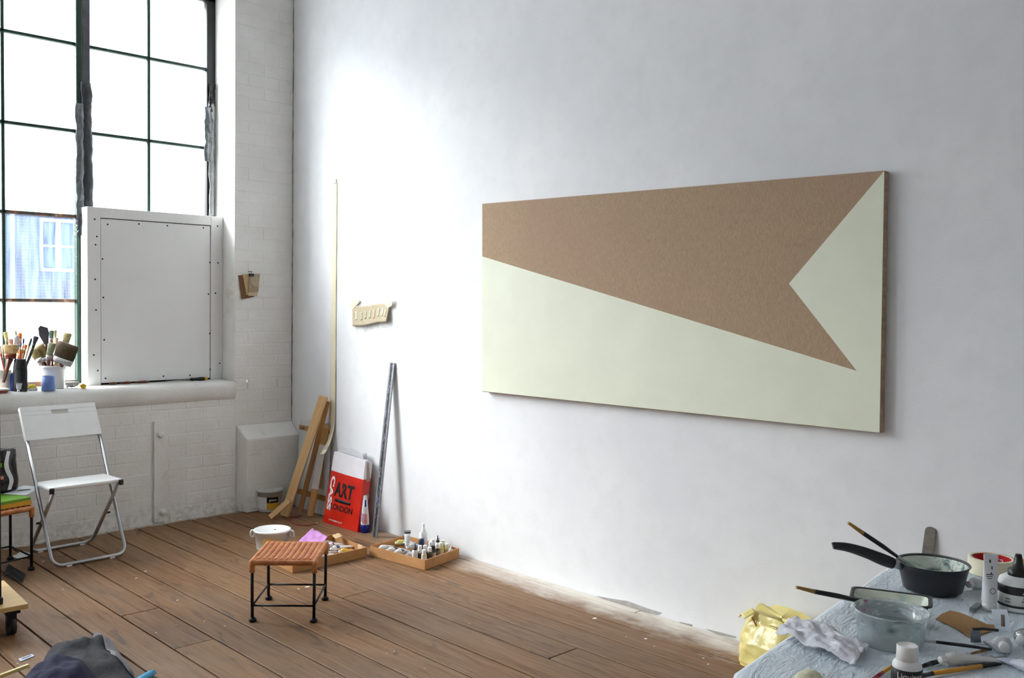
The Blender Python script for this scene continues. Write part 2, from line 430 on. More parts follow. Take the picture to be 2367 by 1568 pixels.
# crumpled tape stuck along the bars
def tape_strip(par, p0, p1, wd, amp, seed, mat=DUCT, nm='duct_tape', base_y=DW-.034, o=None):
    off = V(par.location)
    def fn(u, v):
        z = p0[1]+(p1[1]-p0[1])*u; x = p0[0]+(p1[0]-p0[0])*u+(v-.5)*wd*(1+.35*nz((u*9, v, 0), 1, seed))
        y = base_y - .010*math.cos((v-.5)*3.0) - amp*abs(nz((x*14, 0, z*9), 1, seed)) - amp*.5*nz((x*50, 0, z*34), 1, seed)
        return V((x, y, z))-off
    return MB().grid(fn, 44, 9).build(nm, mat, par, solid=.0012)
tape_strip(W1, (-1.388, 2.72), (-1.385, 1.99), .05, .014, 1)
tape_strip(W1, (-1.345, 2.86), (-1.335, 2.04), .062, .010, 2, M('dark_tape', S(66, 68, 72), .35, .3, var=.25, bump=.5))
tape_strip(W1, (-1.372, 2.04), (-1.372, 1.88), .07, .018, 3, M('dark_tape', S(66, 68, 72), .35))
tape_strip(W1, (-.508, 2.83), (-.515, 2.45), .058, .012, 4)
tape_strip(W1, (-.485, 2.86), (-.485, 2.07), .045, .008, 5, M('pale_tape', S(158, 160, 160), .35, .3, var=.2, bump=.4))
tape_strip(W1, (-.49, 3.0), (-.487, 2.80), .05, .018, 6, M('black_tape', S(22, 22, 24), .3, 0, bump=.5))
# sill with a soft rounded nose
def sill(W, xa, xb):
    prof = [(.318, SILL), (.05, SILL)]
    for i in range(7):
        a = math.pi/2*i/6; prof.append((.012-.042*math.sin(a), SILL-.045+.045*math.cos(a)))
    prof += [(-.030, SILL-.085), (-.012, SILL-.12), (0.0, SILL-.13), (.318, SILL-.13)]
    off = V(W.location)
    mb = MB(); n = len(prof)
    xs = [xa]+[xa+(xb-xa)*i/30 for i in range(1, 30)]+[xb]
    vs = [V((x, y-.004*nz((x*2.2, z*3, 0), 1, 2) if y < .02 else y, z+(.003*nz((x*3, y*5, 1)) if z > SILL-.01 and False else 0)))-off for x in xs for y, z in prof]
    fs = [(i*n+j, (i+1)*n+j, (i+1)*n+(j+1) % n, i*n+(j+1) % n) for i in range(len(xs)-1) for j in range(n)]
    fs += [tuple(range(n)), tuple((len(xs)-1)*n+j for j in reversed(range(n)))]
    mb.add(vs, fs, False); o = mb.build('window_sill', MAT_BRICK, W); 
    for p in o.data.polygons: p.use_smooth = len(p.vertices) == 4
    return o
sill(W1, RVX-.0, RVL)
W2, part2 = window('window_2', [(-3.882, -4.755, (-4.32,)), (-4.845, -5.718, (-5.28,))], W2R, W2L, False)
part2('mullion', GREEN, (-4.845, DW-.02, SILL), (-4.755, DW+.03, HEAD), .004)
sill(W2, W2R, W2L)
# boarded-up panel in front of the right-hand casement
BY = .167
WP = M('white_satin_paint', S(240, 240, 238), .38, var=.02, scale=4)
HB = thing('window_board', 'white painted boarded panel covering the lower right window lights', 'panel', (-.92, BY, SILL))
def bpart(nm, lo, hi, bev=.002, mat=WP):
    off = V(HB.location); return MB().b2([a-b for a, b in zip(lo, off)], [a-b for a, b in zip(hi, off)]).build(nm, mat, HB, bevel=bev)
bpart('stile', (-1.383, BY, SILL), (-1.300, BY+.02, 2.06)); bpart('stile', (-.545, BY, SILL), (-.456, BY+.02, 2.06))
bpart('top_rail', (-1.2995, BY+.001, 1.995), (-.5455, BY+.02, 2.06))
bpart('centre_panel', (-1.296, BY+.006, SILL+.012), (-.549, BY+.02, 1.990))
bpart('side_board', (-1.383, BY+.0205, SILL), (-1.365, DW-.03, 2.06)); bpart('top_board', (-1.3645, BY+.0205, 2.042), (-.456, DW-.03, 2.06))
bpart('backing', (-1.3645, BY+.0205, SILL), (-.456, BY+.026, 2.041), 0, MAT_DARK)
scr = M('dark_screw', S(38, 34, 32), .5, .5)
sm = None
for px, py in [(249, 519), (321, 518), (387, 522), (470, 527), (237, 599), (485, 607), (239, 688), (482, 680), (241, 786), (485, 771), (488, 730), (378, 870), (439, 868), (244, 875), (486, 854), (219, 507), (224, 547), (221, 566), (220, 646), (222, 717), (217, 821), (226, 857), (503, 523), (504, 608), (498, 678), (508, 840)]:
    p = P(px, py, 'y', BY-.0006 if (px < 232 or px > 490) else BY+.0055)
    if sm is None: sm = MB().cyl((0, .0006, 0), (0, -.0006, 0), .0055, n=8).build('screw', scr, HB); o = sm
    else: o = sm.copy(); COL.objects.link(o)
    o.location = p-V(HB.location)

# ------------------------------------------------------------------ building across the street
def far_brick():
    t = NT('far_brick'); c = t.coord(kind='World', rot=(math.radians(90), 0, 0))
    b = t.new('ShaderNodeTexBrick'); t.link(c, b.inputs['Vector']); b.inputs['Scale'].default_value = 4.4
    b.inputs['Color1'].default_value = (*S(52, 30, 28), 1); b.inputs['Color2'].default_value = (*S(38, 28, 34), 1); b.inputs['Mortar'].default_value = (*S(70, 66, 66), 1)
    b.inputs['Mortar Size'].default_value = .012; b.inputs['Brick Width'].default_value = .5; b.inputs['Row Height'].default_value = .16
    t.base(b.outputs['Color']); t.set(Roughness=.8); return t.m
BLD = thing('brick_building', 'brick building with gridded windows seen through the clear window pane', 'building', (-3.0, 6.0, -4))
FB = far_brick()
yb = 6.0
MB().b2((-9, 0, 0), (8, 5, 6.5)).build('brick_wall', FB, BLD)
MB().b2((-9.1, -.08, 6.5), (8.1, 5, 6.62)).build('parapet', M('stone_coping', S(150, 148, 142), .8), BLD)
FRM = M('white_far_frame', S(96, 100, 110), .6); GLS = M('far_glass', S(26, 34, 50), .3); LINT = M('far_render', S(70, 80, 100), .8)
p0 = P(97, 512, 'y', yb-.02); p1 = P(168, 622, 'y', yb-.02); 
wx, wz = p1.x-p0.x, p0.z-p1.z
for i in (-2, -1, 0, 1):
    bx = p0.x+3.0+i*1.9; bz = p1.z+4
    f = MB(); t_ = .035
    f.b2((bx-.03, -.07, bz-.04), (bx+wx+.03, -.002, bz)); f.b2((bx-.03, -.05, bz+wz), (bx+wx+.03, -.002, bz+wz+.04))
    f.b2((bx-.03, -.05, bz), (bx, -.002, bz+wz)); f.b2((bx+wx, -.05, bz), (bx+wx+.03, -.002, bz+wz))
    f.b2((bx+wx*.5-.03, -.05, bz), (bx+wx*.5+.03, -.002, bz+wz)); f.b2((bx, -.048, bz+wz*.48-.015), (bx+wx, -.002, bz+wz*.48+.015))
    fo = f.build('window_frame', FRM, BLD)
    for u0, u1 in ((0, .5), (.5, 1)):
        for v0, v1 in ((0, .48), (.48, 1)):
            MB().b2((bx+wx*u0+.03, -.018, bz+wz*v0+.015), (bx+wx*u1-.03, -.003, bz+wz*v1-.015)).build('pane', GLS, fo)
pp = P(28, 600, 'y', yb-.05)
MB().cyl((pp.x+3.0, -.06, 0), (pp.x+3.0, -.06, 6.5), .03).build('drainpipe', FRM, BLD)
tag(MB().b2((-40, .7, -4.2), (40, 60, -4)).build('ground', M('street_asphalt', S(110, 110, 110), .9)), 'grey street ground outside the window', 'ground', kind='structure')

# ================================================================== PAINTING
def linen():
    t = NT('raw_brown_linen'); n = t.noise(t.coord((1, 90, 9)), 5, 4, .7); n2 = t.noise(t.coord((1, 30, 140)), 4, 3, .6); n3 = t.noise(t.coord(), 2.2, 3)
    mixed = t.math('ADD', t.math('MULTIPLY', n, .6), t.math('MULTIPLY', n2, .4))
    c = t.ramp(mixed, [(.32, S(144, 120, 96)), (.5, S(178, 152, 124)), (.68, S(198, 174, 144))])
    t.base(t.mix(t.ramp(n3, [(.4, (0, 0, 0)), (.65, (.4, .4, .4))]), c, S(176, 146, 126))); t.set(Roughness=.9); t.bump(mixed, .3, .002); return t.m
LINEN = linen()
CREAM = M('cream_green_paint', S(232, 234, 212), .55, var=.03, scale=5, bump=.05, bscale=300)
PX = -.042
TLp, TRp, BRp, BLp = P(1114, 471, 'x', PX), P(2045, 394, 'x', PX), P(2034, 1002, 'x', PX), P(1114, 906, 'x', PX)
PT = thing('painting', 'wide canvas painting of brown linen and pale cream geometric shapes on wall', 'painting', (0, (TLp.y+TRp.y)/2, (TLp.z+BLp.z)/2))
loc = V(PT.location)
def rel(ps, o=loc): return [V(p)-o for p in ps]
MB().prism(rel([TLp, TRp, BRp, BLp]), (-PX-.004, 0, 0)).build('canvas', LINEN, PT, bevel=.004)
cp = [P(1114.5, 593, 'x', PX), P(1981, 858, 'x', PX), P(1824, 656, 'x', PX), P(2044, 395.5, 'x', PX), P(2033, 1000.5, 'x', PX), P(1115, 904.5, 'x', PX)]
MB().prism([p-V((.0012, 0, 0)) for p in rel(cp)], (.0022, 0, 0)).build('painted_area', CREAM, PT)

# ================================================================== CHAIR
CHROME = M('brushed_tube_steel', S(178, 180, 182), .28, .95, var=.06)
WPL = M('white_plastic', S(240, 240, 238), .35, var=.02)
A = P(124, 1312, 'z', .011); B = P(291, 1280, 'z', .011)
ux = (B-A); ang = math.atan2(ux.y, ux.x)
CH = thing('folding_chair', 'white folding chair with chrome tube frame below the window sill', 'chair', ((A.x+B.x)/2, (A.y+B.y)/2, 0), rotz(ang))
cw, s_, ht = .205, .44, .845
def arc_u(w_, y0, z0, y1, z1, r=.055, rad=.0105):     # U-frame: tops at (y1,z1), cross bar at (y0,z0)
    d = V((0, y1-y0, z1-z0)); L = d.length; d.normalize(); pts = [V((-w_, y1, z1))]
    base = V((0, y0, z0))
    for i in range(7):
        a = math.pi/2*i/6; pts.append(V((-w_+r-r*math.cos(a), 0, 0))+base+d*(r-r*math.sin(a)))
    for i in range(7):
        a = math.pi/2*(1-i/6); pts.append(V((w_-r+r*math.cos(a), 0, 0))+base+d*(r-r*math.sin(a)))
    pts.append(V((w_, y1, z1))); return MB().tube(pts, rad, 10)
arc_u(cw, 0, .0125, s_, ht-.02).build('front_frame', CHROME, CH)
arc_u(cw-.026, .40, .0125, .045, .415).build('rear_frame', CHROME, CH)
for x in (-.12, .12):
    MB().box((x, 0, .006), (.03, .02, .010)).build('foot_pad', WPL, CH); MB().box((x, .40, .006), (.03, .02, .010)).build('foot_pad', WPL, CH)
# seat
MB().b2((-cw+.002, .045, .418), (cw-.002, .275, .440)).build('seat', WPL, CH, bevel=.008)
for x in (-cw+.012, cw-.012): MB().b2((x-.012, .033, .405), (x+.012, .048, .436)).build('seat_bracket', M('black_plastic', S(22, 22, 24), .4), CH, bevel=.003)
kz = (ht-.02-.0125)/s_
tl = V((0, s_, ht-.02-.0125)).normalized(); nrm = V((0, -tl.z, tl.y))
def bp(x, l, off=0): return V((x, 0, .0125))+tl*l+nrm*off
L1 = V((0, s_, ht-.0325)).length
hw, lo_, hi_ = cw+.010, L1-.185, L1+.02
outer = [(-hw, lo_), (hw, lo_), (hw, hi_-.012), (hw-.012, hi_), (-hw+.012, hi_), (-hw, hi_-.012)]
def back_panel():
    m = MB(); sl = (-.046, .050, hi_-.055, hi_-.028)
    for (x0, x1, l0, l1) in [(-hw, hw, lo_, sl[2]), (-hw, hw, sl[3], hi_), (-hw, sl[0], sl[2], sl[3]), (sl[1], hw, sl[2], sl[3])]:
        m.prism([bp(x0, l0, .014), bp(x1, l0, .014), bp(x1, l1, .014), bp(x0, l1, .014)], -nrm*.028)
    return m
back_panel().build('backrest', WPL, CH, bevel=.002)
for x in (-cw+.013, cw-.013): MB().cyl((x-.016, .218, .215), (x+.016, .218, .215), .006).build('pivot', M('black_plastic', S(22, 22, 24)), CH)

# ================================================================== WICKER STOOLS
def wick():
    t = NT('orange_wicker'); n = t.noise(t.coord((1, 1, 1)), 26, 5); n2 = t.noise(t.coord((3, 60, 3)), 6, 3)
    t.base(t.mix(t.ramp(n2, [(.4, (0, 0, 0)), (.7, (.6, .6, .6))]), t.ramp(n, [(.3, S(176, 98, 48)), (.7, S(218, 148, 88))]), S(156, 82, 38))); t.set(Roughness=.5); return t.m
WICK = wick()
IRON = M('black_iron', S(20, 20, 22), .45, .4, var=.2)
FL, FR, BLs, BRs = P(584, 1437, 'z', 0), P(725, 1438, 'z', 0), P(621, 1386, 'z', 0), P(751, 1387, 'z', 0)
def stool(label, feet, H, ribs=10, group=None):
    fl, fr, bl, br = [V((p[0], p[1], 0)) for p in feet]
    c = (fl+fr+bl+br)/4; T = thing('wicker_stool', label, 'stool', c)
    q = [p-c for p in (fl, fr, br, bl)]
    top = [p*1.02+V((0, 0, H)) for p in q]
    for p, tp in zip(q, top):
        leg = MB().cyl(p*1.01+V((0, 0, .012)), tp-V((0, 0, .006)), .0075, n=10).build('leg', IRON, T)
        MB().lathe([(.0001, 0), (.016, 0), (.019, .006), (.016, .014), (.008, .02)], 14, p).build('foot', IRON, leg)
        MB().cyl(tp-V((0, 0, .045)), tp, .0125, .0135, n=12).build('leg_binding', WICK, T)
    for i in range(4):
        a, b = q[i], q[(i+1) % 4]; h = .075
        MB().cyl(a*1.012+V((0, 0, h)), b*1.012+V((0, 0, h)), .005, n=8).build('stretcher', IRON, T)
        # wound rim
        a, b = top[i], top[(i+1) % 4]; n = 46
        pts = []; rr = []
        for k in range(n*2+1):
            pts.append(a.lerp(b, k/(n*2))+V((0, 0, .002))); rr.append(.0145 if k % 2 else .0122)
        MB().tube(pts, rr, 12).build('woven_rim', WICK, T)
        MB().lathe([(.0001, .0165), (.010, .014), (.0145, .006), (.0155, -.006), (.013, -.02)], 14, a).build('rim_corner', WICK, T)
    a, b, c2, d = top
    for k in range(ribs):
        u = (k+.5)/ribs; p = a.lerp(b, .03+.94*u); e = d.lerp(c2, .03+.94*u)
        n = 30; pts = []; rr = []; wdt = (b-a).length/ribs*.53
        for j in range(n+1):
            t_ = .035+.93*j/n; pts.append(p.lerp(e, t_)+V((0, 0, .004-.004*math.sin(math.pi*t_)))); rr.append(wdt*(1 if j % 2 else .93))
        MB().tube(pts, rr, 10).build('wicker_rib', WICK, T)
    return T
stool('small orange wicker stool on black iron legs in the middle of the floor', (FL, FR, BLs, BRs), .275)

# ================================================================== LEANING WOOD, PACKAGE, BAG
def pine(name, a, b):
    t = NT(name); n = t.noise(t.coord((1.2, 26, 26)), 2.2, 5, .6, .6)
    t.base(t.ramp(n, [(.3, S(*a)), (.7, S(*b))])); t.set(Roughness=.55); t.bump(n, .1, .002); return t.m
PINE, PINE2 = pine('pale_pine', (206, 166, 112), (226, 190, 138)), pine('tan_pine', (172, 118, 66), (200, 150, 96))
def batten(label, p0, p1, wd, th, mat, wdir=None, group='timber lengths leaning in the corner', knots=()):
    p0, p1 = V(p0), V(p1); d = (p1-p0); L = d.length; d.normalize()
    wv = V(wdir); wv = (wv-wv.dot(d)*d).normalized(); n = d.cross(wv)
    T = thing('timber_batten', label, 'timber', p0, basis(d, wv, n), group)
    low = min((d*x+wv*y+n*z).z for x in (0,) for y in (-wd/2, wd/2) for z in (-th/2, th/2))
    T.location = p0+V((0, 0, max(0, -(p0.z+low))+.0008))
    MB().b2((0, -wd/2, -th/2), (L, wd/2, th/2)).build('wood', mat, T, bevel=.0015)
    for (x, y) in knots: MB().lathe([(.0001, .0004), (.004, .0004), (.004, 0)], 10, (x, y, th/2), sx=1.8).build('knot', M('dark_knot', S(92, 58, 34), .6), T)
    return T
R_ = V((1, 0, 0)); 
def toward_cam(p): v = CAM-V(p); v.z = 0; return v.normalized()
side = V((math.cos(YAW), -math.sin(YAW), 0))
def lean(pxb, pyb, pxt, pyt, xb=None, xt=-.03, zb=0):
    b = P(pxb, pyb, 'z', zb); t = P(pxt, pyt, 'x', xt); return b, t
b, t = lean(658, 1196, 748, 920, xt=-.062)
batten('longest pale pine batten leaning in the corner in front of the others', b, t, .056, .044, PINE, side, knots=((.35, .01),))
b, t = lean(684, 1188, 757, 930, xt=-.022)
batten('tan pine batten tucked directly behind the longest pale batten', b+V((.05, .03, 0)), t, .034, .020, PINE2, side)
b = P(632, 1197, 'z', 0); t = Pd(676, 1158, depth(b)+.03)
batten('short pale pine offcut lying tilted across the foot of the long batten', b+V((-.05, -.045, 0)), t+V((-.05, -.045, 0)), .036, .026, PINE, side)
b = P(664, 1180, 'z', 0); t = Pd(682, 1104, depth(b)+.03)
batten('short upright pine offcut beside the white pot, left of the long batten', b+V((.02, .04, 0)), t, .020, .022, PINE, side)
b = P(712, 1196, 'z', 0); t = P(754, 985, 'x', -.042)
BT5 = batten('tan batten with frosted and brown tape on its face leaning beside the red bag', b+V((.01, -.01, 0)), t, .044, .012, PINE2, side)
Lb = (t-b).length
for x0, x1, mt in ((Lb-.13, Lb-.02, M('brown_parcel_tape', S(160, 118, 62), .3, var=.12)), (Lb*.30, Lb*.78, M('frosted_tape', S(196, 190, 184), .35, var=.06))):
    MB().b2((x0, -.0228, -.0066), (x1, .0228, .0066)).build('tape_band', mt, BT5)

# bubble-wrapped package
BUB = plastic_clear('bubble_wrap', (.93, .96, .95), .55)
BTAPE = M('brown_parcel_tape', S(160, 118, 62), .3, var=.12)
PKY0, PKY1 = P(690, 1000, 'x', -.03).y, P(760, 1000, 'x', -.03).y
PK = thing('wrapped_panel', 'flat bubble-wrapped panel with brown tape leaning behind the battens', 'package', (-.060, (PKY0+PKY1)/2, 0), along((0, -1, 0)))
lt = math.atan2(.040, .62)
def pkp(y, z, off=0): return V((y, -.028+math.tan(lt)*z-off+.006, z))     # local: x along wall, -y out of the wall
hwk = abs(PKY0-PKY1)/2
# local frame: x along -Y world, y = up x d
def fnp(u, v):
    x = (u-.5)*2*hwk; z = .004+.625*v
    return V((x, 0, z))
PK.rotation_euler = (0, 0, math.radians(-90))
# local x -> world -y, local y -> world x
def slab(x0, x1, z0, z1, th, off=0):
    f = lambda x, z, o: V((x, z*math.tan(lt)+o, z))
    return MB().add([f(x0, z0, off), f(x1, z0, off), f(x1, z1, off), f(x0, z1, off), f(x0, z0, off+th), f(x1, z0, off+th), f(x1, z1, off+th), f(x0, z1, off+th)],
        [(0, 1, 2, 3), (7, 6, 5, 4), (0, 4, 5, 1), (1, 5, 6, 2), (2, 6, 7, 3), (3, 7, 4, 0)])
slab(-hwk+.004, hwk-.004, .004, .60, .008, .006).build('panel', M('pale_board', S(196, 200, 196), .7), PK)
slab(-hwk, hwk, .001, .630, .0195, 0).build('bubble_wrap', BUB, PK, bevel=.004)
slab(-hwk-.002, hwk+.002, .555, .590, .0015, -.002).build('brown_tape', BTAPE, PK)
slab(-hwk-.002, hwk+.002, .10, .14, .0015, -.002).build('brown_tape', BTAPE, PK)
tp = slab(hwk-.085, hwk-.045, .18, .46, .0015, -.0035).build('brown_tape', BTAPE, PK)
INK = M('black_ink', S(24, 20, 18), .6)
RX = Matrix.Rotation(math.radians(90)-lt, 4, 'X')
text('handwriting', 'Lam', .03, INK, PK, Matrix.Translation((-hwk+.05, .572*math.tan(lt)-.003, .572)) @ RX)
text('handwriting', 'Aross', .03, INK, PK, Matrix.Translation((hwk-.065, .34*math.tan(lt)-.0045, .34)) @ RX @ Matrix.Rotation(math.radians(-90), 4, 'Z'))

# red plastic bag with printed lettering
def bag_red():
    t = NT('red_plastic'); n = t.noise(t.coord((1, 1, 1)), 5, 3)
    t.base(t.ramp(n, [(.35, S(196, 24, 8)), (.65, S(222, 40, 18))])); t.set(Roughness=.28); t.bump(t.noise(t.coord((2, 1, .8)), 7, 4), .25, .012); return t.m
BRED = bag_red(); BMILK = M('milky_plastic', S(226, 222, 226), .25, var=.03, bump=.35, bscale=9)
bl_, br_ = P(746, 1207, 'z', 0), P(826, 1231, 'z', 0)
XT = -.075
tlb, trb = P(773, 1044, 'x', XT), P(845, 1066, 'x', XT)
BG = thing('carrier_bag', 'red and milky white plastic carrier bag with black and white lettering against wall', 'bag', (bl_+br_)/2)
o_ = V(BG.location)
cor = [p-o_ for p in (bl_, br_, trb, tlb)]
def bq(u, v, off=0):
    p = cor[0].lerp(cor[1], u).lerp(cor[3].lerp(cor[2], u), v)
    bul = .012*math.sin(math.pi*u)*math.sin(math.pi*min(1, v*1.1)) + .003*nz((u*5, v*6, 0), 1, 4)
    return p+V((-bul-off, 0, 0))
N_ = V((-1, 0, .2)).normalized()
VR = .735
def backq(u, v):
    p = bq(u, v); x0 = -o_.x-.004
    th = .058 if v < .97 else .03
    return V((min(p.x+th, x0), p.y, p.z))
def closed_panel(v0, v1, nu, nv, grow=0):
    m = MB(); 
    m.grid(lambda u, v: bq(u, v0+(v1-v0)*v, grow), nu, nv); 
    m.grid(lambda u, v: backq(u, v0+(v1-v0)*v), nu, nv)
    for uu in (0, 1): m.grid(lambda s2, v: bq(uu, v0+(v1-v0)*v, grow).lerp(backq(uu, v0+(v1-v0)*v), s2), 4, nv)
    for vv in (v0, v1): m.grid(lambda u, s2: bq(u, vv, grow).lerp(backq(u, vv), s2), nu, 4)
    return m
mbag = closed_panel(.735, 1, 14, 8); mbag.build('clear_bag_top', BMILK, BG)
closed_panel(0, .735, 16, 24).build('red_bag_body', BRED, BG)
# boxy contents showing at the side
sd = MB(); e0, e1 = bq(1, .35), bq(1, .97)
for v0, v1 in ((.38, .52), (.70, .97)):
    pts = [bq(1, v0).lerp(backq(1, v0), .45), bq(1, v0).lerp(backq(1, v0), .95), bq(1, v1).lerp(backq(1, v1), .95), bq(1, v1).lerp(backq(1, v1), .45)]
    MB().prism([p+V((0, -.0002, 0)) for p in pts], (0, -.0015, 0)).build('cardboard_edge', M('cardboard_edge', S(176, 150, 132), .8), BG)
# crumpled handles on top
def hfn(k):
    def f(u, v):
        p = bq(.08+.8*u, 1); return p+V((.02+.02*k, 0, 0))+V((.006*nz((u*7, v*3, k)), 0, v*(.035+.012*nz((u*6, 0, k), 1, k))))
    return f
for k_ in (0, 1): MB().grid(hfn(k_), 16, 5).build('bag_handle', plastic_clear('thin_milky_plastic_%d' % k_, (.95, .95, .97), .45), BG, solid=.0008)
uxb = (cor[1]-cor[0]).normalized(); 
def bag_text(body, u, v, size, mat, rot=0, sxy=(1, 1), bold=0):
    c = bq(u, v, .0015); du = (bq(u+.05, v)-bq(u-.05, v)).normalized(); dv = (bq(u, v+.05)-bq(u, v-.05)); dv = (dv-dv.dot(du)*du).normalized()
    mt = basis(du, dv, du.cross(dv)).to_4x4(); mt.translation = c
    o = text('lettering', body, size, mat, BG, mt @ Matrix.Rotation(rot, 4, 'Z'), .0006, bold, None, 'CENTER', sxy)
    # settle the letters on the bulging surface
    for vt in o.data.vertices:
        d = vt.co-c; uu = u+d.dot(du)/(cor[1]-cor[0]).length; vv = v+d.dot(dv)/(cor[3]-cor[0]).length
        vt.co.x = bq(min(1, max(0, uu)), min(1, max(0, vv))).x-.0014
    return o
BWH = M('white_print', S(244, 240, 240), .4); BBK = M('black_print', S(16, 12, 12), .4)
bag_text('CASS', .115, .43, .088, BWH, math.radians(-90), (1.12, .74), .004)
bag_text('ART', .52, .50, .118, BBK, 0, (.92, 1.05), .0045)
bag_text('LONDON', .50, .255, .060, BBK, 0, (.92, .9), .0012)
bag_text('www.cassart.co.uk', .36, .065, .022, BWH, 0, (.9, 1))
bar = MB(); bar.grid(lambda u, v: bq(.28+.46*u, .335+.045*v, .0018), 12, 3); bar.build('printed_bar', BBK, BG, solid=.0008)

# glue tube standing on its cap
gp = P(839, 1226, 'z', 0)+V((-.02, -.05, 0))
GT = thing('glue_tube', 'white tube standing upright on its blue cap beside the red bag', 'tube', gp, rotz(-YAW))
gh = zat(838, 1146, gp); gr = 10.5*depth(gp)/FPX
MB().lathe([(.0001, 0), (gr, 0), (gr, .048), (gr*.92, .052), (.0001, .052)], 20).build('cap', M('blue_cap', S(20, 40, 140), .35), GT)
def tubefn(r, z0, z1, wmul=1.15):
    def f(u, v):
        a = 2*math.pi*u; k = v**1.4; rx = r*(1-k)+r*.35*k; ry = r*(1-k)+.0012*k
        return V((rx*math.cos(a), ry*math.sin(a), z0+(z1-z0)*v))
    return f
MB().grid(tubefn(gr*.95, .052, gh), 21, 12).build('tube_body', M('white_tube', S(232, 232, 234), .35), GT)
for (u0, u1, v0, v1, mt) in ((.66, .86, .04, .38, M('pink_print', S(226, 150, 146), .4)), (.55, .66, .1, .4, M('lilac_print', S(160, 166, 220), .4)), (.74, .84, .62, .85, M('blue_print', S(24, 40, 140), .4)), (.46, .56, .02, .3, M('grey_print', S(150, 154, 158), .4))):
    f = tubefn(gr*.95+.0006, .052, gh); MB().grid(lambda u, v: f(u0+(u1-u0)*u, v0+(v1-v0)*v), 6, 4).build('printed_patch', mt, GT)

# long straight edge leaning on the wall
b = P(866, 1243, 'z', 0); t = P(907, 840, 'x', -.008)
d = (t-b); Lr = d.length; d.normalize(); wv = V((0, -1, 0)); wv = (wv-wv.dot(d)*d).normalized(); nn = d.cross(wv)
if nn.x > 0: pass
RU = thing('straight_edge', 'long grey metal straight edge with black stripe leaning against white wall', 'straight edge', b+V((0, 0, .003)), basis(d, wv, nn))
hw_ = .026
MB().b2((0, -hw_, -.004), (Lr, hw_, .004)).build('metal_bar', M('spattered_aluminium', S(140, 142, 146), .4, .6, var=.25, scale=40), RU, bevel=.001)
sg = 1 if nn.x < 0 else -1
def spat():
    t = NT('paint_spattered_black'); n = t.noise(t.coord((1, 3, 3)), 26, 4, .6)
    t.base(t.ramp(n, [(.56, S(26, 26, 30)), (.62, S(150, 150, 176)), (.66, S(34, 36, 44)), (.74, S(80, 88, 150))])); t.set(Roughness=.5); return t.m
MB().b2((.002, -.011, sg*.004), (Lr-.002, .009, sg*.0052)).build('black_stripe', spat(), RU)

# red cord on the floor
cpx = [(700, 1193), (672, 1198), (672, 1206), (690, 1214), (712, 1215), (730, 1211)]
cpt = [P(x, y, 'z', .004) for x, y in cpx]
def smooth_path(ps, n=8):
    out = []; k = len(ps)
    for i in range(k-1):
        p0, p1, p2, p3 = ps[max(i-1, 0)], ps[i], ps[i+1], ps[min(i+2, k-1)]
        for j in range(n):
            t_ = j/n; out.append(.5*((2*p1)+(p2-p0)*t_+(2*p0-5*p1+4*p2-p3)*t_**2+(3*p1-p0-3*p2+p3)*t_**3))
    return out+[ps[-1]]
RC = thing('red_cord', 'thin red cord looped on the floor by the battens', 'cord', (cpt[0].x, cpt[0].y, 0))
MB().tube([p-V(RC.location) for p in smooth_path(cpt)], .003, 8).build('cord', M('red_cord', S(150, 36, 40), .5), RC)
e = cpt[-1]-V(RC.location); MB().cyl(e, e+V((.02, .0, .0)), .004, n=8).build('cord_end', M('white_tip', S(230, 230, 226)), RC)

# ================================================================== BUCKETS
def bucket(label, c, r, h, body, lid, parts):
    T = thing('plastic_bucket', label, 'bucket', c, rotz(-YAW))
    MB().lathe([(.0001, .001), (r*.86, .001), (r*.88, .006), (r*.97, h*.9), (r*1.0, h*.9), (r*1.0, h*.94), (r*.97, h*.94)], 36).build('body', body, T)
    MB().lathe([(r*1.0, h*.90), (r*1.05, h*.905), (r*1.06, h*.985), (r*1.02, h), (r*.94, h), (r*.92, h*.985), (.0001, h*.985)], 36).build('lid', lid, T)
    if parts: parts(T, r, h)
    return T
MILK = M('white_bucket_plastic', S(236, 235, 230), .35, var=.03)
bc = P(629, 1268, 'z', 0); br0 = 40*depth(bc)/FPX; bh = zat(627, 1223, bc)
def p1(T, r, h):
    for sx in (-1, 1):
        m = MB().tube([V((sx*(r*1.02), -.0, h*.74))+V((sx*.022*(1+math.cos(a))*.5, .003*0, .02*math.sin(a))) for a in [2*math.pi*i/14 for i in range(14)]], .007, 8, closed=True); m.build('handle_lug', MILK, T)
    MB().grid(lambda u, v: V((r*.955*math.cos(-1.9+1.25*u), r*.955*math.sin(-1.9+1.25*u), h*(.22+.42*v+.06*math.sin(u*6)*v))), 12, 5).build('yellow_stain', M('yellow_residue', S(226, 188, 110), .4), T)
    MB().box((.02, -.01, h*.985+.001), (.012, .004, .002)).build('lid_mark', scr, T)
bucket('white lidded plastic bucket standing behind the wicker stool', bc, br0, bh, MILK, WPL, p1)
b2 = P(623, 1180, 'z', 0); r2 = 29*depth(b2)/FPX; h2 = zat(623, 1134, b2)+.012
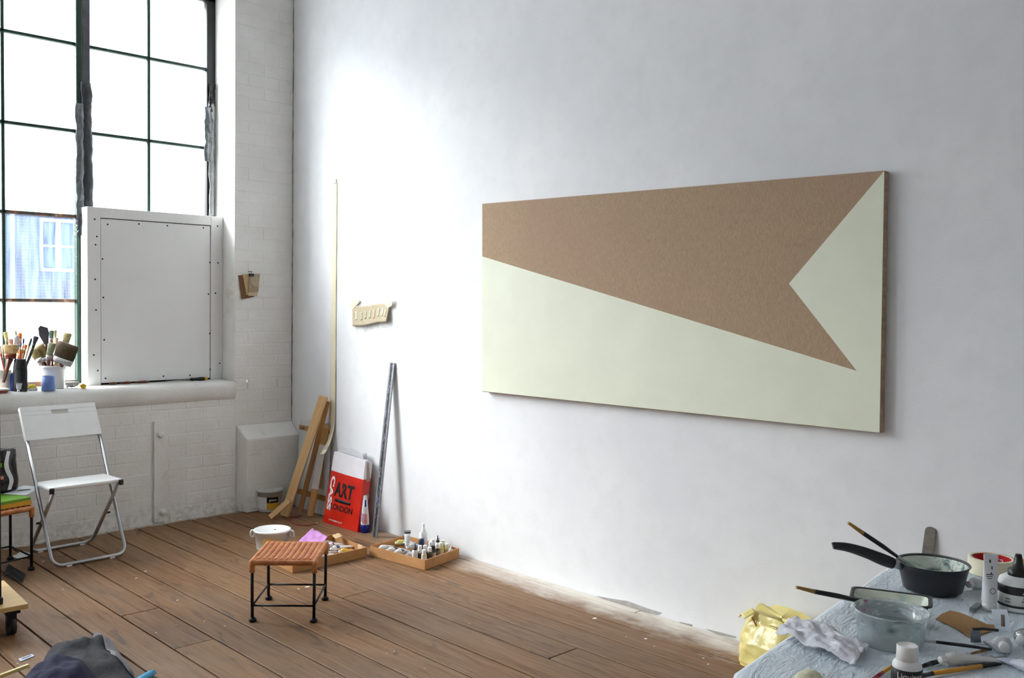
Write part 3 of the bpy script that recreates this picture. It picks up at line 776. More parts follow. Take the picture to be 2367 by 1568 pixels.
def p2(T, r, h):
    f = lambda u, v, a0, a1, z0, z1, rr: V((rr*math.cos(a0+(a1-a0)*u), rr*math.sin(a0+(a1-a0)*u), h*(z0+(z1-z0)*v)))
    for a0, a1, z0, z1, mt in ((-2.6, -1.55, .14, .70, M('label_white', S(222, 222, 216), .5)), (-1.55, -.55, .44, .70, M('label_black', S(30, 30, 30), .5)), (-1.55, -.55, .14, .44, M('label_yellow', S(226, 176, 52), .5))):
        MB().grid(lambda u, v: f(u, v, a0, a1, z0, z1, r*(.885+.09*(z0+(z1-z0)*v))+.0012), 10, 4).build('label_patch', mt, T)
    a = -1.05; mt = Matrix.Translation((r*.962*math.cos(a), r*.962*math.sin(a), h*.58)) @ Matrix.Rotation(a+math.pi/2, 4, 'Z') @ Matrix.Rotation(math.pi/2, 4, 'X')
    text('label_lettering', 'gesso', .024, M('white_print', S(240, 240, 240)), T, mt)
bucket('white lidded pot with black and yellow label beside the corner plinth', b2, r2, h2, M('old_white_plastic', S(208, 208, 200), .4), M('scuffed_lid', S(200, 200, 194), .45, var=.12), p2)

# ================================================================== THINGS ON THE WALLS
TAPE = M('masking_tape', S(232, 224, 194), .6, var=.04)
ty0, ty1 = P(766.5, 700, 'x', 0).y, P(778.5, 700, 'x', 0).y
zt, zb = P(772, 422, 'x', 0).z, P(772, 1040, 'x', -.03).z
MT = thing('masking_tape_strip', 'long cream masking tape strip hanging down the white wall', 'tape', (0, (ty0+ty1)/2, (zt+zb)/2))
def tfn(u, v):
    z = zt+(zb-zt)*u; k = max(0, (u-.88)/.12); x = -.0012-.002*math.sin(u*20)**2*min(1, u*3)-.058*k**2-.02*max(0, u-.6)
    y = ty0+(ty1-ty0)*v-.012*k*0+.012*max(0, u-.8)*0
    zc = z+.045*max(0, k-.8)/.2*0
    return V((x, y, z))-V(MT.location)
MB().grid(tfn, 60, 4).build('tape_strip', TAPE, MT, solid=.0006)
# curled loose end
def cfn(u, v):
    a = -math.pi*.5*u; p = tfn(1, v); return p+V((-.03*math.sin(-a)*.6, .035*(1-math.cos(a)), -.035*math.sin(-a)))
MB().grid(cfn, 10, 4).build('curled_end', TAPE, MT, solid=.0006)
MB().box((-.003, .0, (zt-zb)/2+.006), (.004, .04, .03)).build('tape_tab', M('tape_tab', S(206, 206, 198), .6), MT, bevel=.002)
# linen swatch
SW = M('pale_linen_swatch', S(190, 176, 148), .9, var=.08, scale=60, bump=.3, bscale=200)
sq = [P(814, 706, 'x', -.006), P(901, 703, 'x', -.012), P(892, 744, 'x', -.035), P(815, 755, 'x', -.012)]
sc0 = sum(sq, V())/4
LS = thing('linen_swatch', 'frayed beige linen swatch with paint dabs taped to white wall', 'swatch', (0, sc0.y, sc0.z)); lo0 = V(LS.location)
def sfn(u, v, off=0):
    p = sq[0].lerp(sq[1], u).lerp(sq[3].lerp(sq[2], u), v)
    return p-lo0+V((-.004*math.sin(u*5)-off, 0, .018*math.sin(math.pi*u)*math.sin(u*5.5)*-.5*(1-v*.4)+.003*nz((u*9, v*2, 0))))
MB().grid(sfn, 24, 12).build('linen', SW, LS, solid=.0012)
dabs = [(.13, S(232, 226, 206)), (.28, S(190, 184, 150)), (.40, S(184, 182, 150)), (.52, S(186, 190, 158)), (.63, S(196, 170, 150)), (.74, S(186, 192, 156)), (.84, S(214, 206, 178)), (.92, S(176, 176, 140))]
for i, (u, c) in enumerate(dabs):
    hwd = .022; m_ = M('paint_dab_%d' % i, c, .5)
    MB().grid(lambda a, b_: sfn(u+(a-.5)*2*hwd, .28+.42*b_+.03*math.sin(i*2), .0014), 4, 6).build('paint_dab', m_, LS, solid=.0006)
for cpx_ in ([(808, 704), (826, 690), (832, 697), (816, 716)], [(884, 697), (908, 690), (905, 708), (897, 712)]):
    q4 = [P(x, y, 'x', -.020 if x > 850 else -.010)-lo0 for x, y in cpx_]
    MB().prism(q4, (-.0015, 0, 0)).build('tape_piece', TAPE, LS)
rth = random.Random(2)
for i in range(7):
    u = rth.uniform(.1, .95); p = sfn(u, 1); MB().tube([p, p+V((-.004, rth.uniform(-.02, .02), -.02)), p+V((-.002, rth.uniform(-.05, .05), -.035-.02*rth.random()))], .0006, 5).build('loose_thread', SW, LS)
# clipped samples on the pier
CSc = P(577, 660, 'y', -.01)
CS = thing('clipped_samples', 'bunch of tan card and linen samples in a black clip hung on brick pier', 'samples', (CSc.x, -.006, CSc.z)); lo1 = V(CS.location)
lay_ = [([(551, 637), (577, 634), (588, 686), (559, 692)], -.006, S(118, 84, 54)), ([(561, 635), (584, 633), (586, 683), (570, 682)], -.011, S(196, 168, 124)),
        ([(575, 634), (601, 633), (595, 685), (574, 684)], -.016, S(200, 184, 156)), ([(577, 634), (601, 633), (597, 675), (575, 676)], -.020, S(168, 148, 120)),
        ([(579, 634), (601, 633), (598, 664), (586, 663), (578, 652)], -.024, S(180, 162, 136))]
for i, (poly, y, c) in enumerate(lay_):
    MB().prism([P(a, b_, 'y', y-.008*((b_-633)/60))-lo1 for a, b_ in poly], (0, .003, 0)).build('sample_sheet', M('sample_%d' % i, c, .85, var=.1, bump=.2), CS)
p = P(581, 636, 'y', -.022)-lo1; MB().box(p, (.034, .02, .020)).build('binder_clip', M('black_clip', S(20, 18, 18), .35, .3), CS, bevel=.003)
p = P(575, 628, 'y', -.01)-lo1; MB().cyl(p+V((0, .01, 0)), p+V((.02, -.012, 0)), .002, n=8).build('nail', scr, CS)
MB().tube([p+V((.012, -.01, 0)), p+V((.02, -.016, -.022)), P(581, 634, 'y', -.022)-lo1], .0012, 6).build('wire_loop', scr, CS)

# ================================================================== CARDBOARD TRAYS OF PAINT
def cardb():
    t = NT('brown_cardboard'); n = t.noise(t.coord((1, 1, 1)), 9, 5)
    t.base(t.ramp(n, [(.3, S(176, 124, 72)), (.7, S(202, 150, 96))])); t.set(Roughness=.75); return t.m
CARD = cardb()
TRAYS = []
def tray(label, f, r, l, h, patches=()):
    f, r, l = (V((p[0], p[1], 0)) for p in (f, r, l)); ux_ = (r-f); uy_ = (l-f)
    T = thing('cardboard_tray', label, 'tray', f); th = .005; TRAYS.append((f, ux_, uy_))
    b_ = r+l-f
    MB().prism([V((0, 0, .001)), ux_+V((0, 0, .001)), ux_+uy_+V((0, 0, .001)), uy_+V((0, 0, .001))], (0, 0, .003)).build('tray_base', CARD, T)
    c = [V(), ux_, ux_+uy_, uy_]; cen = (ux_+uy_)/2
    for i in range(4):
        a, b2_ = c[i], c[(i+1) % 4]; d_ = (b2_-a).normalized(); n_ = V((-d_.y, d_.x, 0))
        if (cen-a).dot(n_) < 0: n_ = -n_
        a2, b3 = a+n_*th+d_*th*.0, b2_+n_*th
        MB().prism([a+V((0, 0, .004)), b2_+V((0, 0, .004)), b3+V((0, 0, .004)), a2+V((0, 0, .004))], (0, 0, h-.004)).build('tray_side', CARD, T)
        for (ii, u0, u1) in patches:
            if ii == i:
                m_ = a.lerp(b2_, u0)-n_*.0008; e_ = a.lerp(b2_, u1)-n_*.0008
                MB().prism([m_+V((0, 0, .004)), e_+V((0, 0, .004)), e_+V((0, 0, h+.001)), m_+V((0, 0, h+.001))], n_*.0005).build('tape_patch', M('pale_tape_patch', S(212, 188, 156), .5), T)
                m_ = a.lerp(b2_, u0)+n_*(th+.0008); e_ = a.lerp(b2_, u1)+n_*(th+.0008)
                MB().prism([m_+V((0, 0, .004)), e_+V((0, 0, .004)), e_+V((0, 0, h+.001)), m_+V((0, 0, h+.001))], -n_*.0005).build('tape_patch', M('pale_tape_patch', S(212, 188, 156), .5), T)
    return T
tray('open cardboard tray of paint tubes directly behind the wicker stool', P(676, 1326, 'z', 0), P(848, 1288, 'z', 0), P(676, 1326, 'z', 0)+V((.027, .384, 0)), .056, ((1, .12, .24), (3, .3, .42)))
tray('open cardboard tray crowded with small paint bottles against white wall', P(982, 1319, 'z', 0), P(1061, 1290, 'z', 0), P(855, 1285, 'z', 0), .056)
def keep_in(i, p, m):          # nudge a foot point inside tray i with margin m
    f, a, b = TRAYS[i]; d = V((p[0], p[1], 0))-f
    det = a.x*b.y-a.y*b.x; u = (d.x*b.y-d.y*b.x)/det; v = (a.x*d.y-a.y*d.x)/det
    mu, mv = (m+.008)/a.length, (m+.008)/b.length
    q = f+a*min(1-mu, max(mu, u))+b*min(1-mv, max(mv, v)); return V((q.x, q.y, p[2] if len(p) > 2 else 0))
def keep_tube(i, p, d, L, r):
    d = V((d[0], d[1], 0)).normalized(); p = V(p)
    for it in range(4):
        p = keep_in(i, p, r); e = p+d*L; p = p+(keep_in(i, e, r*1.4)-e)
    return p
PW = M('bottle_white', S(236, 236, 234), .3, var=.02)
def cm(c): return M('paint_%d_%d_%d' % c, S(*c), .35, var=.04)
def bottle(label, base, h, r, body, cap, kind='flip', band=None, name='paint_bottle', cat='bottle', group=None):
    T = thing(name, label, cat, base, rotz(-YAW), group)
    hb = h*(.70 if kind != 'nozzle' else .66)
    MB().lathe([(.0001, .0005), (r*.93, .0005), (r, .004), (r, hb*.86), (r*.92, hb*.95), (r*.62, hb), (r*.62, hb+.002)], 22).build('bottle_body', cm(body), T)
    if kind == 'flip': prof = [(r*.74, hb), (r*.74, h-.002), (r*.68, h), (.0001, h)]
    elif kind == 'nozzle': prof = [(r*.74, hb), (r*.74, hb+.22*(h-hb)), (r*.34, hb+.32*(h-hb)), (r*.18, h), (.0001, h)]
    elif kind == 'pump': prof = [(r*.5, hb), (r*.5, hb+.3*(h-hb)), (r*.36, hb+.34*(h-hb)), (r*.36, h-.008), (r*.26, h), (.0001, h)]
    MB().lathe(prof, 18).build('cap', cm(cap), T)
    if band: MB().lathe([(r+.0004, hb*.18), (r+.0006, hb*.2), (r+.0006, hb*.74), (r+.0004, hb*.76)], 22).build('label_band', cm(band), T)
    return T
ZT = .0046
gB = 'paint bottles standing in the right tray'
blist = [
 (978, 1211, .165, .0250, (238, 238, 238), (240, 240, 240), 'pump', None, 'tallest white pump bottle standing at the back of the bottle tray'),
 (974, 1232, .125, .0165, (40, 50, 84), (240, 240, 240), 'pump', None, 'navy blue bottle with tall white nozzle in front of the tall pump bottle'),
 (959, 1259, .105, .0165, (232, 232, 226), (30, 30, 32), 'nozzle', (220, 222, 224), 'white bottle with black base and pointed nozzle at the left of the bottles'),
 (971, 1263, .088, .0160, (226, 226, 222), (240, 240, 240), 'flip', (60, 64, 70), 'white-capped bottle with dark band beside the black nozzle bottle'),
 (980, 1273, .075, .0155, (214, 206, 176), (242, 242, 240), 'flip', (232, 232, 228), 'cream bottle nearest the front corner of the bottle tray'),
 (990, 1267, .078, .0165, (64, 70, 60), (240, 240, 238), 'flip', (52, 56, 52), 'dark green bottle with white cap right of the cream bottle'),
 (1001, 1263, .078, .0170, (58, 64, 62), (24, 24, 26), 'flip', (186, 190, 190), 'dark bottle with round black cap in the front row'),
 (1010, 1259, .080, .0160, (70, 66, 62), (238, 238, 236), 'flip', (120, 120, 116), 'brown-black bottle with white cap behind the black-capped one'),
 (1019, 1256, .080, .0170, (220, 200, 112), (238, 230, 204), 'flip', (232, 224, 190), 'yellow bottle with cream cap in the front row'),
 (1030, 1252, .085, .0165, (176, 180, 184), (240, 240, 240), 'flip', (206, 210, 212), 'grey bottle with tall white cap near the tray end'),
 (1029, 1233, .115, .0150, (226, 228, 228), (26, 26, 28), 'nozzle', None, 'bottle with black collar and fine pointed tip at the back right'),
 (1019, 1243, .095, .0170, (216, 220, 222), (226, 228, 230), 'flip', None, 'pale silver-white bottle at the back of the tray'),
 (1043, 1257, .062, .0170, (200, 202, 204), (236, 236, 236), 'nozzle', None, 'squat grey-white bottle with pointed cap near the wall end'),
 (1054, 1250, .070, .0165, (236, 226, 160), (240, 234, 206), 'flip', None, 'pale yellow pot in the tray corner next to the wall'),
 (995, 1254, .085, .0165, (214, 216, 216), (242, 242, 242), 'flip', (150, 154, 158), 'white-capped bottle in the middle row behind the green one'),
 (985, 1263, .086, .0155, (206, 208, 210), (240, 240, 240), 'flip', (90, 94, 100), 'slim white-capped bottle squeezed behind the cream one'),
 (1005, 1248, .088, .0165, (220, 222, 224), (242, 242, 242), 'flip', None, 'white bottle at the back behind the black-capped one')]
# keep bottles apart: relax the foot points a little
pts = []
for (px, py, h, r, *_r) in blist:
    sc_ = FPX/5.72; p = P(px, py+h*sc_, 'z', ZT); pts.append([p.x, p.y, r])
for it in range(200):
    for i in range(len(pts)):
        for j in range(i):
            dx, dy = pts[i][0]-pts[j][0], pts[i][1]-pts[j][1]; dd = math.hypot(dx, dy) or 1e-4; mn = pts[i][2]+pts[j][2]+.0008
            if dd < mn:
                k_ = (mn-dd)/2/dd; pts[i][0] += dx*k_; pts[i][1] += dy*k_; pts[j][0] -= dx*k_; pts[j][1] -= dy*k_
        q_ = keep_in(1, (pts[i][0], pts[i][1], 0), pts[i][2]); pts[i][0], pts[i][1] = q_.x, q_.y
for (px, py, h, r, body, cap, kd, band, lab), (x, y, _) in zip(blist, pts): bottle(lab, (x, y, ZT), h, r, body, cap, kd, band, group=gB)

def ptube(label, c, d, L, r, body, cap, stripes=(), name='paint_tube', up=(0, 0, 1), group=None, txt=None, lettering=INK, crumple=0):
    """lying tube: local +x runs from cap to crimped end; c = point on the support under the cap"""
    R = along(d, up); T = thing(name, label, 'paint tube', c, R, group)
    cl = .30*r+.012
    m = MB().lathe([(.0001, 0), (r*.52, 0), (r*.56, .002), (r*.56, cl), (.0001, cl)], 16); m.v = [(z, y, x+r) for x, y, z in m.v]; m.build('cap', cm(cap), T)
    def f(u, v, g=0):
        a = 2*math.pi*u
        if v < .08: k0 = v/.08; rx = r*(.45+.55*k0); ry = rx
        else:
            k = ((v-.08)/.92)**1.3; rx = r*(1+.35*k); ry = r*(1-k)+.0010*k
        cz = r*(1-.0)*1.0 if v < .08 else ry+0.0002
        cz = max(ry, r*.98*(1-max(0, v-.08)*1.6)) if v >= .08 else r
        w_ = crumple*nz((math.cos(a)*2, math.sin(a)*2, v*9), 1, len(label))
        return V((cl*.9+(L-cl*.9)*v, (rx+g+w_)*math.cos(a), cz+(ry+g+w_)*math.sin(a)))
    MB().grid(lambda u, v: f(u, v), 19, 16).build('tube_body', body if not isinstance(body, tuple) else cm(body), T)
    for (v0, v1, c_) in stripes: MB().grid(lambda u, v: f(u*.5, v0+(v1-v0)*v, .0006), 12, 6).build('label_band', cm(c_), T)
    MB().box(f(.25, 1)+V((.002, 0, -.0005)), (.006, 2.8*r, .0024)).build('crimp', M('grey_metal', S(170, 172, 176), .35, .7), T)
    if txt:
        o = text('label_lettering', txt, r*.8, lettering, T, Matrix.Translation((cl+(L-cl)*.45, 0, 0)) @ Matrix.Rotation(math.pi, 4, 'Z'))
        for v_ in o.data.vertices:
            vv = (v_.co.x-cl*.9)/(L-cl*.9); yy = v_.co.y
            k = max(0, (vv-.08)/.92)**1.3; rx = r*(1+.35*k); uu = math.acos(max(-1, min(1, yy/rx)))/(2*math.pi); v_.co.z = f(uu, vv).z+.0010
    return T
def dirpx(p, q, z=0): return (P(*q, 'z', z)-P(*p, 'z', z)).normalized()
gT = 'paint tubes lying in the right tray'; gA = 'paint tubes lying in the left tray'
def tray_spot(i, u, v, ang):
    f, a, b = TRAYS[i]; d = a.normalized(); d = V((d.x*math.cos(ang)-d.y*math.sin(ang), d.x*math.sin(ang)+d.y*math.cos(ang), 0)); p = f+a*u+b*v; return V((p.x, p.y, ZT)), d
WC = (240, 240, 240)
TB = [(.08, .58, .10, (236, 236, 236), WC, ((.3, .5, (40, 42, 48)),), 'white tube with dark band lying next to the bottles in the bottle tray'),
      (.50, .64, -.06, (230, 232, 236), WC, ((.25, .7, (190, 212, 232)),), 'white tube with pale blue label at the wall side of the bottle tray'),
      (.07, .73, -.08, (236, 236, 236), WC, ((.35, .6, (36, 38, 44)),), 'white tube with black square label on the near side of bottle tray'),
      (.55, .75, .12, (232, 232, 232), (36, 38, 40), ((.2, .35, (40, 40, 46)),), 'white tube with black cap towards the wall in bottle tray'),
      (.08, .88, .10, (238, 238, 234), WC, ((.3, .6, (200, 200, 196)),), 'white tube with grey label at the left corner of bottle tray'),
      (.56, .89, -.06, (226, 210, 120), (240, 236, 200), (), 'pale yellow tube at the far left end of bottle tray')]
for u, v, an, bd, cp_, st, lab in TB:
    c_, d_ = tray_spot(1, u, v, an); ptube(lab, c_+V((0, 0, .0275)), d_, .125, .0145, bd, cp_, st, group=gT)
for k, w_ in enumerate(('nearest the bottles', 'second from the bottles', 'third from the bottles', 'fourth from the bottles', 'furthest from the bottles')):
    c_, d_ = tray_spot(1, .30, .54+.093*k, 0); ptube('plain white tube under the others in the bottle tray, '+w_, c_, d_, .12, .013, (228, 230, 232), (236, 236, 236), group=gT)
c_, d_ = tray_spot(1, .30, .50, 0)
ptube('white tube with black end band propped upright behind the bottles', c_+V((0, 0, .055)), (.10, .14, .62), .10, .014, (236, 236, 236), WC, ((.2, .7, (206, 208, 212)), (.84, .96, (24, 26, 32))), group=gT, up=(-1, -1, .3))
TA = [(.66, .36, .12, .16, (238, 238, 240), WC, ((.15, .3, (70, 74, 130)),), 'white tube with navy stripe in the left tray', 'ACRYLIC', 0),
      (.36, .36, .25, .13, (236, 236, 236), WC, ((.6, .8, (214, 216, 220)),), 'white tube behind the stool leg in the left tray', None, .0012),
      (.37, .15, .15, .13, (232, 232, 232), (236, 236, 236), (), 'crumpled white tube near the front of the left tray', None, .002),
      (.38, .76, .2, .13, M('silver_foil', S(176, 178, 182), .22, .9, var=.2, bump=.5), (40, 40, 44), (), 'crumpled silver tube at the back of the left tray', None, .003),
      (.68, .78, -.12, .12, (230, 232, 232), (232, 232, 232), ((.7, .95, (40, 42, 48)),), 'white tube with dark crimped end in the left tray', None, .002),
      (.70, .57, .08, .12, (240, 240, 240), (200, 50, 60), ((.2, .3, (190, 50, 60)),), 'white tube with red cap in the left tray', None, 0),
      (.68, .15, .05, .11, (226, 190, 60), (240, 236, 220), (), 'yellow tube at the near edge of the left tray', None, 0),
      (.38, .56, -.1, .11, (222, 140, 60), (236, 236, 236), (), 'orange tube beside the silver tube in the left tray', None, 0)]
for u, v, an, L, bd, cp_, st, lab, tx, cr in TA:
    c_, d_ = tray_spot(0, u, v, an); ptube(lab, c_+V((0, 0, .0275)), d_, L, .0145, bd, cp_, st, group=gA, txt=tx, crumple=cr)
for k, w_ in enumerate(('at the front', 'second from the front', 'in the middle', 'second from the back', 'at the back')):
    c_, d_ = tray_spot(0, .52, .12+.185*k, .05); ptube('plain white tube under the others in the left tray, '+w_, c_, d_, .15, .013, (226, 228, 230), (236, 236, 236), group=gA)
# scrap of beige card and the pink plastic bag
def sheet(name, label, cat, corners, mat, amp=.004, sc=6, n=16, solid=.0008, seed=1, lift=None, group=None):
    c = sum(corners, V())/4; c0 = V((c.x, c.y, min(p.z for p in corners)))
    T = thing(name, label, cat, c0, None, group)
    def f(u, v):
        p = corners[0].lerp(corners[1], u).lerp(corners[3].lerp(corners[2], u), v)
        h = amp*(.5+nz((u*sc, v*sc, 0), 1, seed))+amp*.5*abs(nz((u*sc*2.3, v*sc*2.3, 3), 1, seed))
        if lift: h += lift(u, v)
        return p+V((0, 0, max(0, h)+solid))-c0
    MB().grid(f, n, n).build('sheet', mat, T, solid=solid); return T
sheet('card_scrap', 'torn beige card scrap lying on the tubes in the left tray', 'card', [P(768, 1240, 'z', .072), P(784, 1234, 'z', .076), P(793, 1241, 'z', .074), P(776, 1248, 'z', .07)], M('beige_card', S(206, 176, 134), .8), .006, 4, 8)
PINK = M('pink_plastic_bag', S(222, 160, 226), .25, var=.12, scale=14, bump=.4, bscale=14)
pz = lambda x, y, z: P(x, y, 'z', z)
sheet('plastic_sleeve', 'pink and lilac plastic sleeve lying over the left tray edge', 'plastic bag', [pz(682, 1262, .066), pz(722, 1224, .072), pz(758, 1243, .066), pz(736, 1268, .060)], PINK, .008, 5, 18, seed=5)

# ================================================================== WINDOW SILL
def sp(px, y): p = P(px, 893, 'y', y); return V((p.x, y, SILL+.0006))
def ppm(p): return FPX/depth(p)
pot = sp(125, .118); k_ = 1/ppm(pot)
POT = thing('brush_pot', 'white plastic pot full of big brushes on window sill', 'pot', pot)
MB().lathe([(.0001, 0), (21*k_, 0), (22*k_, .003), (25*k_, 44*k_), (27.5*k_, 45*k_), (27.5*k_, 53*k_), (25.5*k_, 53*k_), (24*k_, 46*k_), (20.5*k_, .006), (.0001, .006)], 32).build('pot_body', PW, POT)
cup = sp(111.5, .008); k_ = 1/ppm(cup)
CU = thing('blue_cup', 'small blue plastic cup in front of the white brush pot', 'cup', cup)
MB().lathe([(.0001, 0), (14.5*k_, 0), (15*k_, .003), (13*k_, 33*k_), (12.4*k_, 33*k_), (13.5*k_, .006), (.0001, .006)], 26).build('cup_body', M('cup_blue', S(96, 126, 190), .4), CU)
bb = sp(47, .034); k_ = 1/ppm(bb)
BB = thing('black_bottle', 'black flat-shouldered plastic bottle on the window sill', 'bottle', bb, rotz(-YAW))
MB().lathe([(.0001, 0), (14.5*k_, 0), (16*k_, .006), (16.5*k_, 48*k_), (15.5*k_, 50*k_)], 26, sy=.6).build('bottle_body', M('black_plastic', S(22, 22, 24)), BB)
MB().lathe([(15.8*k_, 50*k_), (16*k_, 54*k_), (13*k_, 74*k_), (11.5*k_, 75*k_), (.0001, 75*k_)], 26, sy=.6).build('cap', M('gloss_black', S(14, 14, 16), .2), BB)
tub = sp(4, .128); k_ = 1/ppm(tub)
TBo = thing('brush_tub', 'cream plastic tub of slim brushes at left end of window sill', 'pot', tub)
MB().lathe([(.0001, 0), (18*k_, 0), (21*k_, 48*k_), (20*k_, 48*k_), (17*k_, .004), (.0001, .004)], 28).build('tub_body', M('cream_tub', S(236, 230, 216), .4), TBo)
bl2 = sp(32, .082); k_ = 1/ppm(bl2)
MB_ = thing('blue_marker', 'slim blue bottle standing behind the black bottle', 'bottle', bl2)
MB().lathe([(.0001, 0), (6.5*k_, 0), (7*k_, .004), (7*k_, 36*k_), (4.5*k_, 42*k_), (.0001, 43*k_)], 18).build('bottle_body', M('deep_blue', S(30, 66, 170), .35), MB_)
pl_ = sp(8, -.0); k_ = 1/ppm(pl_)
PLt = thing('palette_tray', 'white plastic palette tray on sill at the left edge', 'tray', pl_+V((-.075, .022, 0)))
MB().box((0, 0, .006), (.19, .062, .012)).build('red_block', M('red_brown', S(150, 60, 40), .6), PLt)
MB().box((.005, -.002, .019), (.20, .072, .012)).build('tray_plate', PW, PLt, bevel=.005)
sg_ = sp(74, .05); k_ = 1/ppm(sg_)
SG = thing('yellow_sponge', 'yellow sponge in a small white dish on sill', 'sponge', sg_)
MB().lathe([(.0001, 0), (11*k_, 0), (13*k_, 6*k_), (12*k_, 6*k_), (10*k_, .004), (.0001, .004)], 20).build('dish', PW, SG)
MB().lathe([(.0001, 14*k_), (6*k_, 13*k_), (9.5*k_, 8*k_), (9*k_, 4*k_), (.0001, .005)], 18).build('sponge', M('yellow_sponge', S(236, 206, 70), .9, bump=.6, bscale=60), SG)
cb = sp(167, .045); k_ = 1/ppm(cb)
CB = thing('clear_box', 'small clear plastic box of oddments beside the white pot', 'box', cb, rotz(-.25))
MB().b2((-14*k_, -.03, 0), (14*k_, .03, 15*k_)).build('box_shell', plastic_clear('clear_box_plastic', (.96, .97, .96), .25), CB, bevel=.003)
for i in range(6): MB().box((-.028+.010*i, -.004+.01*(i % 2), .010+.004*(i % 3)), (.010, .03, .008), Matrix.Rotation(i*.7, 3, 'Z')).build('oddment', cm([(120, 110, 96), (160, 150, 140), (80, 76, 70)][i % 3]), CB)
yc_ = sp(191.5, .015); k_ = 1/ppm(yc_)
YC = thing('hand_tool', 'small tool with round yellow end lying on sill beside white panel', 'tool', yc_)
MB().cyl((0, -.02, 5.2*k_), (.01, .06, 5.2*k_), 5*k_, n=16).build('grip', M('yellow_plastic', S(226, 176, 30), .4), YC)
MB().cyl((.01, .06, 5.2*k_), (.016, .11, 5.2*k_), 1.5*k_, n=10).build('shaft', scr, YC)
st_ = sp(40, -.010); k_ = 1/ppm(st_)
ptube('small grey paint tube standing by the black bottle', st_+V((0, -.002, 0)), (.2, .05, 1), 20*k_, 5*k_, (176, 178, 180), (226, 226, 226), up=(0, -1, 0))
# screwdriver and debris under the panel
q0, q1, q2 = V((P(384, 880, 'y', .12).x, .125, SILL+.006)), V((P(441, 876, 'y', .12).x, .125, SILL+.012)), V((P(480, 872, 'y', .12).x, .12, SILL+.013))
SD = thing('screwdriver', 'screwdriver with black and yellow handle lying on sill under white panel', 'screwdriver', V((q1.x, q1.y, SILL)))
off = V(SD.location)
MB().cyl(q0-off, q1-off, .0028, n=10).build('shaft', CHROME, SD)
dq = (q2-q1)
MB().tube([q1+dq*t_-off for t_ in (0, .08, .2, .35, .6, .8)], [.008, .012, .010, .0105, .0125, .0115], 12).build('handle', M('black_rubber', S(26, 26, 28), .6), SD)
MB().tube([q1+dq*t_-off for t_ in (.8, .92, 1.0)], [.0116, .0112, .006], 12).build('handle_end', M('yellow_plastic', S(226, 176, 30)), SD)
rd = random.Random(8)
WDm = M('rotten_wood', S(112, 72, 50), .9, var=.3, bump=.5)
for i, (px, L, lab) in enumerate(((292, .07, 'rotten brown wood splinter on sill under the white panel, leftmost'), (330, .10, 'largest reddish rotten wood splinter on sill under white panel'), (262, .05, 'dark crumb of rotten wood at the left foot of white panel'))):
    c = V((P(px, 884, 'y', .13).x, .135, SILL+.0005))
    T = thing('wood_splinter', lab, 'debris', c, None, 'splinters below the panel')
    MB().tube([V((-L/2, 0, .006)), V((-L/4, .004, .009)), V((L/5, -.003, .010)), V((L/2, .003, .006))], [.003, .008, .009, .003], 7).build('splinter', WDm, T)

def pbrush(label, tip, fer, end, w, dep, bcol, fcol=(176, 178, 180), hcol=(120, 80, 50), fl=.35, ferlen=10, taper=.85, hr=None, name='paintbrush', group='brushes on the window sill', dz=0):
    tp_, fp, ep = Pd(*tip, dep), Pd(*fer, dep), Pd(*end, dep)
    k = dep/FPX; T = thing(name, label, 'brush', ep, None, group); o = ep
    d1 = (fp-tp_).normalized(); f2 = fp+d1*ferlen*k
    MB().tube([tp_-o, tp_.lerp(fp, .15)-o, fp-o], [w*k*.9, w*k, w*k*taper], 12, flat=fl, up=fw).build('bristles', M('bristle_%d_%d_%d' % bcol, S(*bcol), .8, var=.25, scale=60), T)
    MB().tube([fp-o, f2-o], [w*k*taper*1.03, w*k*taper*.9], 12, flat=fl*1.05, up=fw).build('ferrule', M('ferrule_%d_%d_%d' % fcol, S(*fcol), .3, .8), T)
    hr_ = (hr or max(1.6, min(4, w*.5)))*k
    MB().tube([f2-o, f2.lerp(ep, .2)-o, V()], [min(w*k*taper*.85, hr_*1.6), hr_, hr_*.8], 10).build('handle', cm(hcol), T)
    return T
dA = depth(pot)
BRU = [
 ('widest dark-bristled paintbrush leaning right out of the white pot', (159, 795), (147, 829), (124, 884), 25, -.035, (74, 58, 38), (190, 188, 186), (90, 50, 36), .22, 14, .98),
 ('upright pale-bristled brush at the right of the white pot', (157, 770), (151, 796), (132, 884), 10, .02, (180, 170, 120), (180, 180, 180), (160, 120, 80), .4, 8, .72),
 ('round green-grey brush behind the black paddle in white pot', (119, 764), (119, 782), (123, 884), 5.5, .032, (112, 138, 126), (180, 180, 180), (150, 40, 30), .8, 6, .9),
 ('thin pale brush standing tall in the white pot', (128, 763), (128, 778), (126, 884), 3.2, .03, (190, 184, 146), (190, 186, 180), (190, 160, 110), .9, 6, .9),
 ('grey-green flat brush in front of the paddle in white pot', (121, 793), (114, 822), (118, 884), 9.5, -.03, (150, 156, 128), (180, 180, 180), (110, 70, 50), .4, 12, .8),
 ('tan brush leaning far left out of the white pot with shiny ferrule', (76, 810), (88, 830), (136, 886), 10.5, -.02, (160, 148, 96), (196, 198, 200), (96, 56, 40), .5, 13, .85),
 ('broad olive-tan brush leaning left in the white pot', (90, 800), (101, 828), (128, 886), 12.5, .005, (146, 128, 84), (190, 190, 190), (70, 44, 34), .4, 10, .7),
 ('cream-tipped brush half hidden behind the tan ones', (92, 795), (101, 818), (122, 884), 9, .03, (216, 208, 182), (190, 190, 190), (150, 100, 60), .4, 8, .9)]
for lab, t1, f1, e1, w_, dd, bc_, fc_, hc_, fl_, fe_, ta_ in BRU: pbrush(lab, t1, f1, e1, w_, dA+dd, bc_, fc_, hc_, fl_, fe_, ta_)
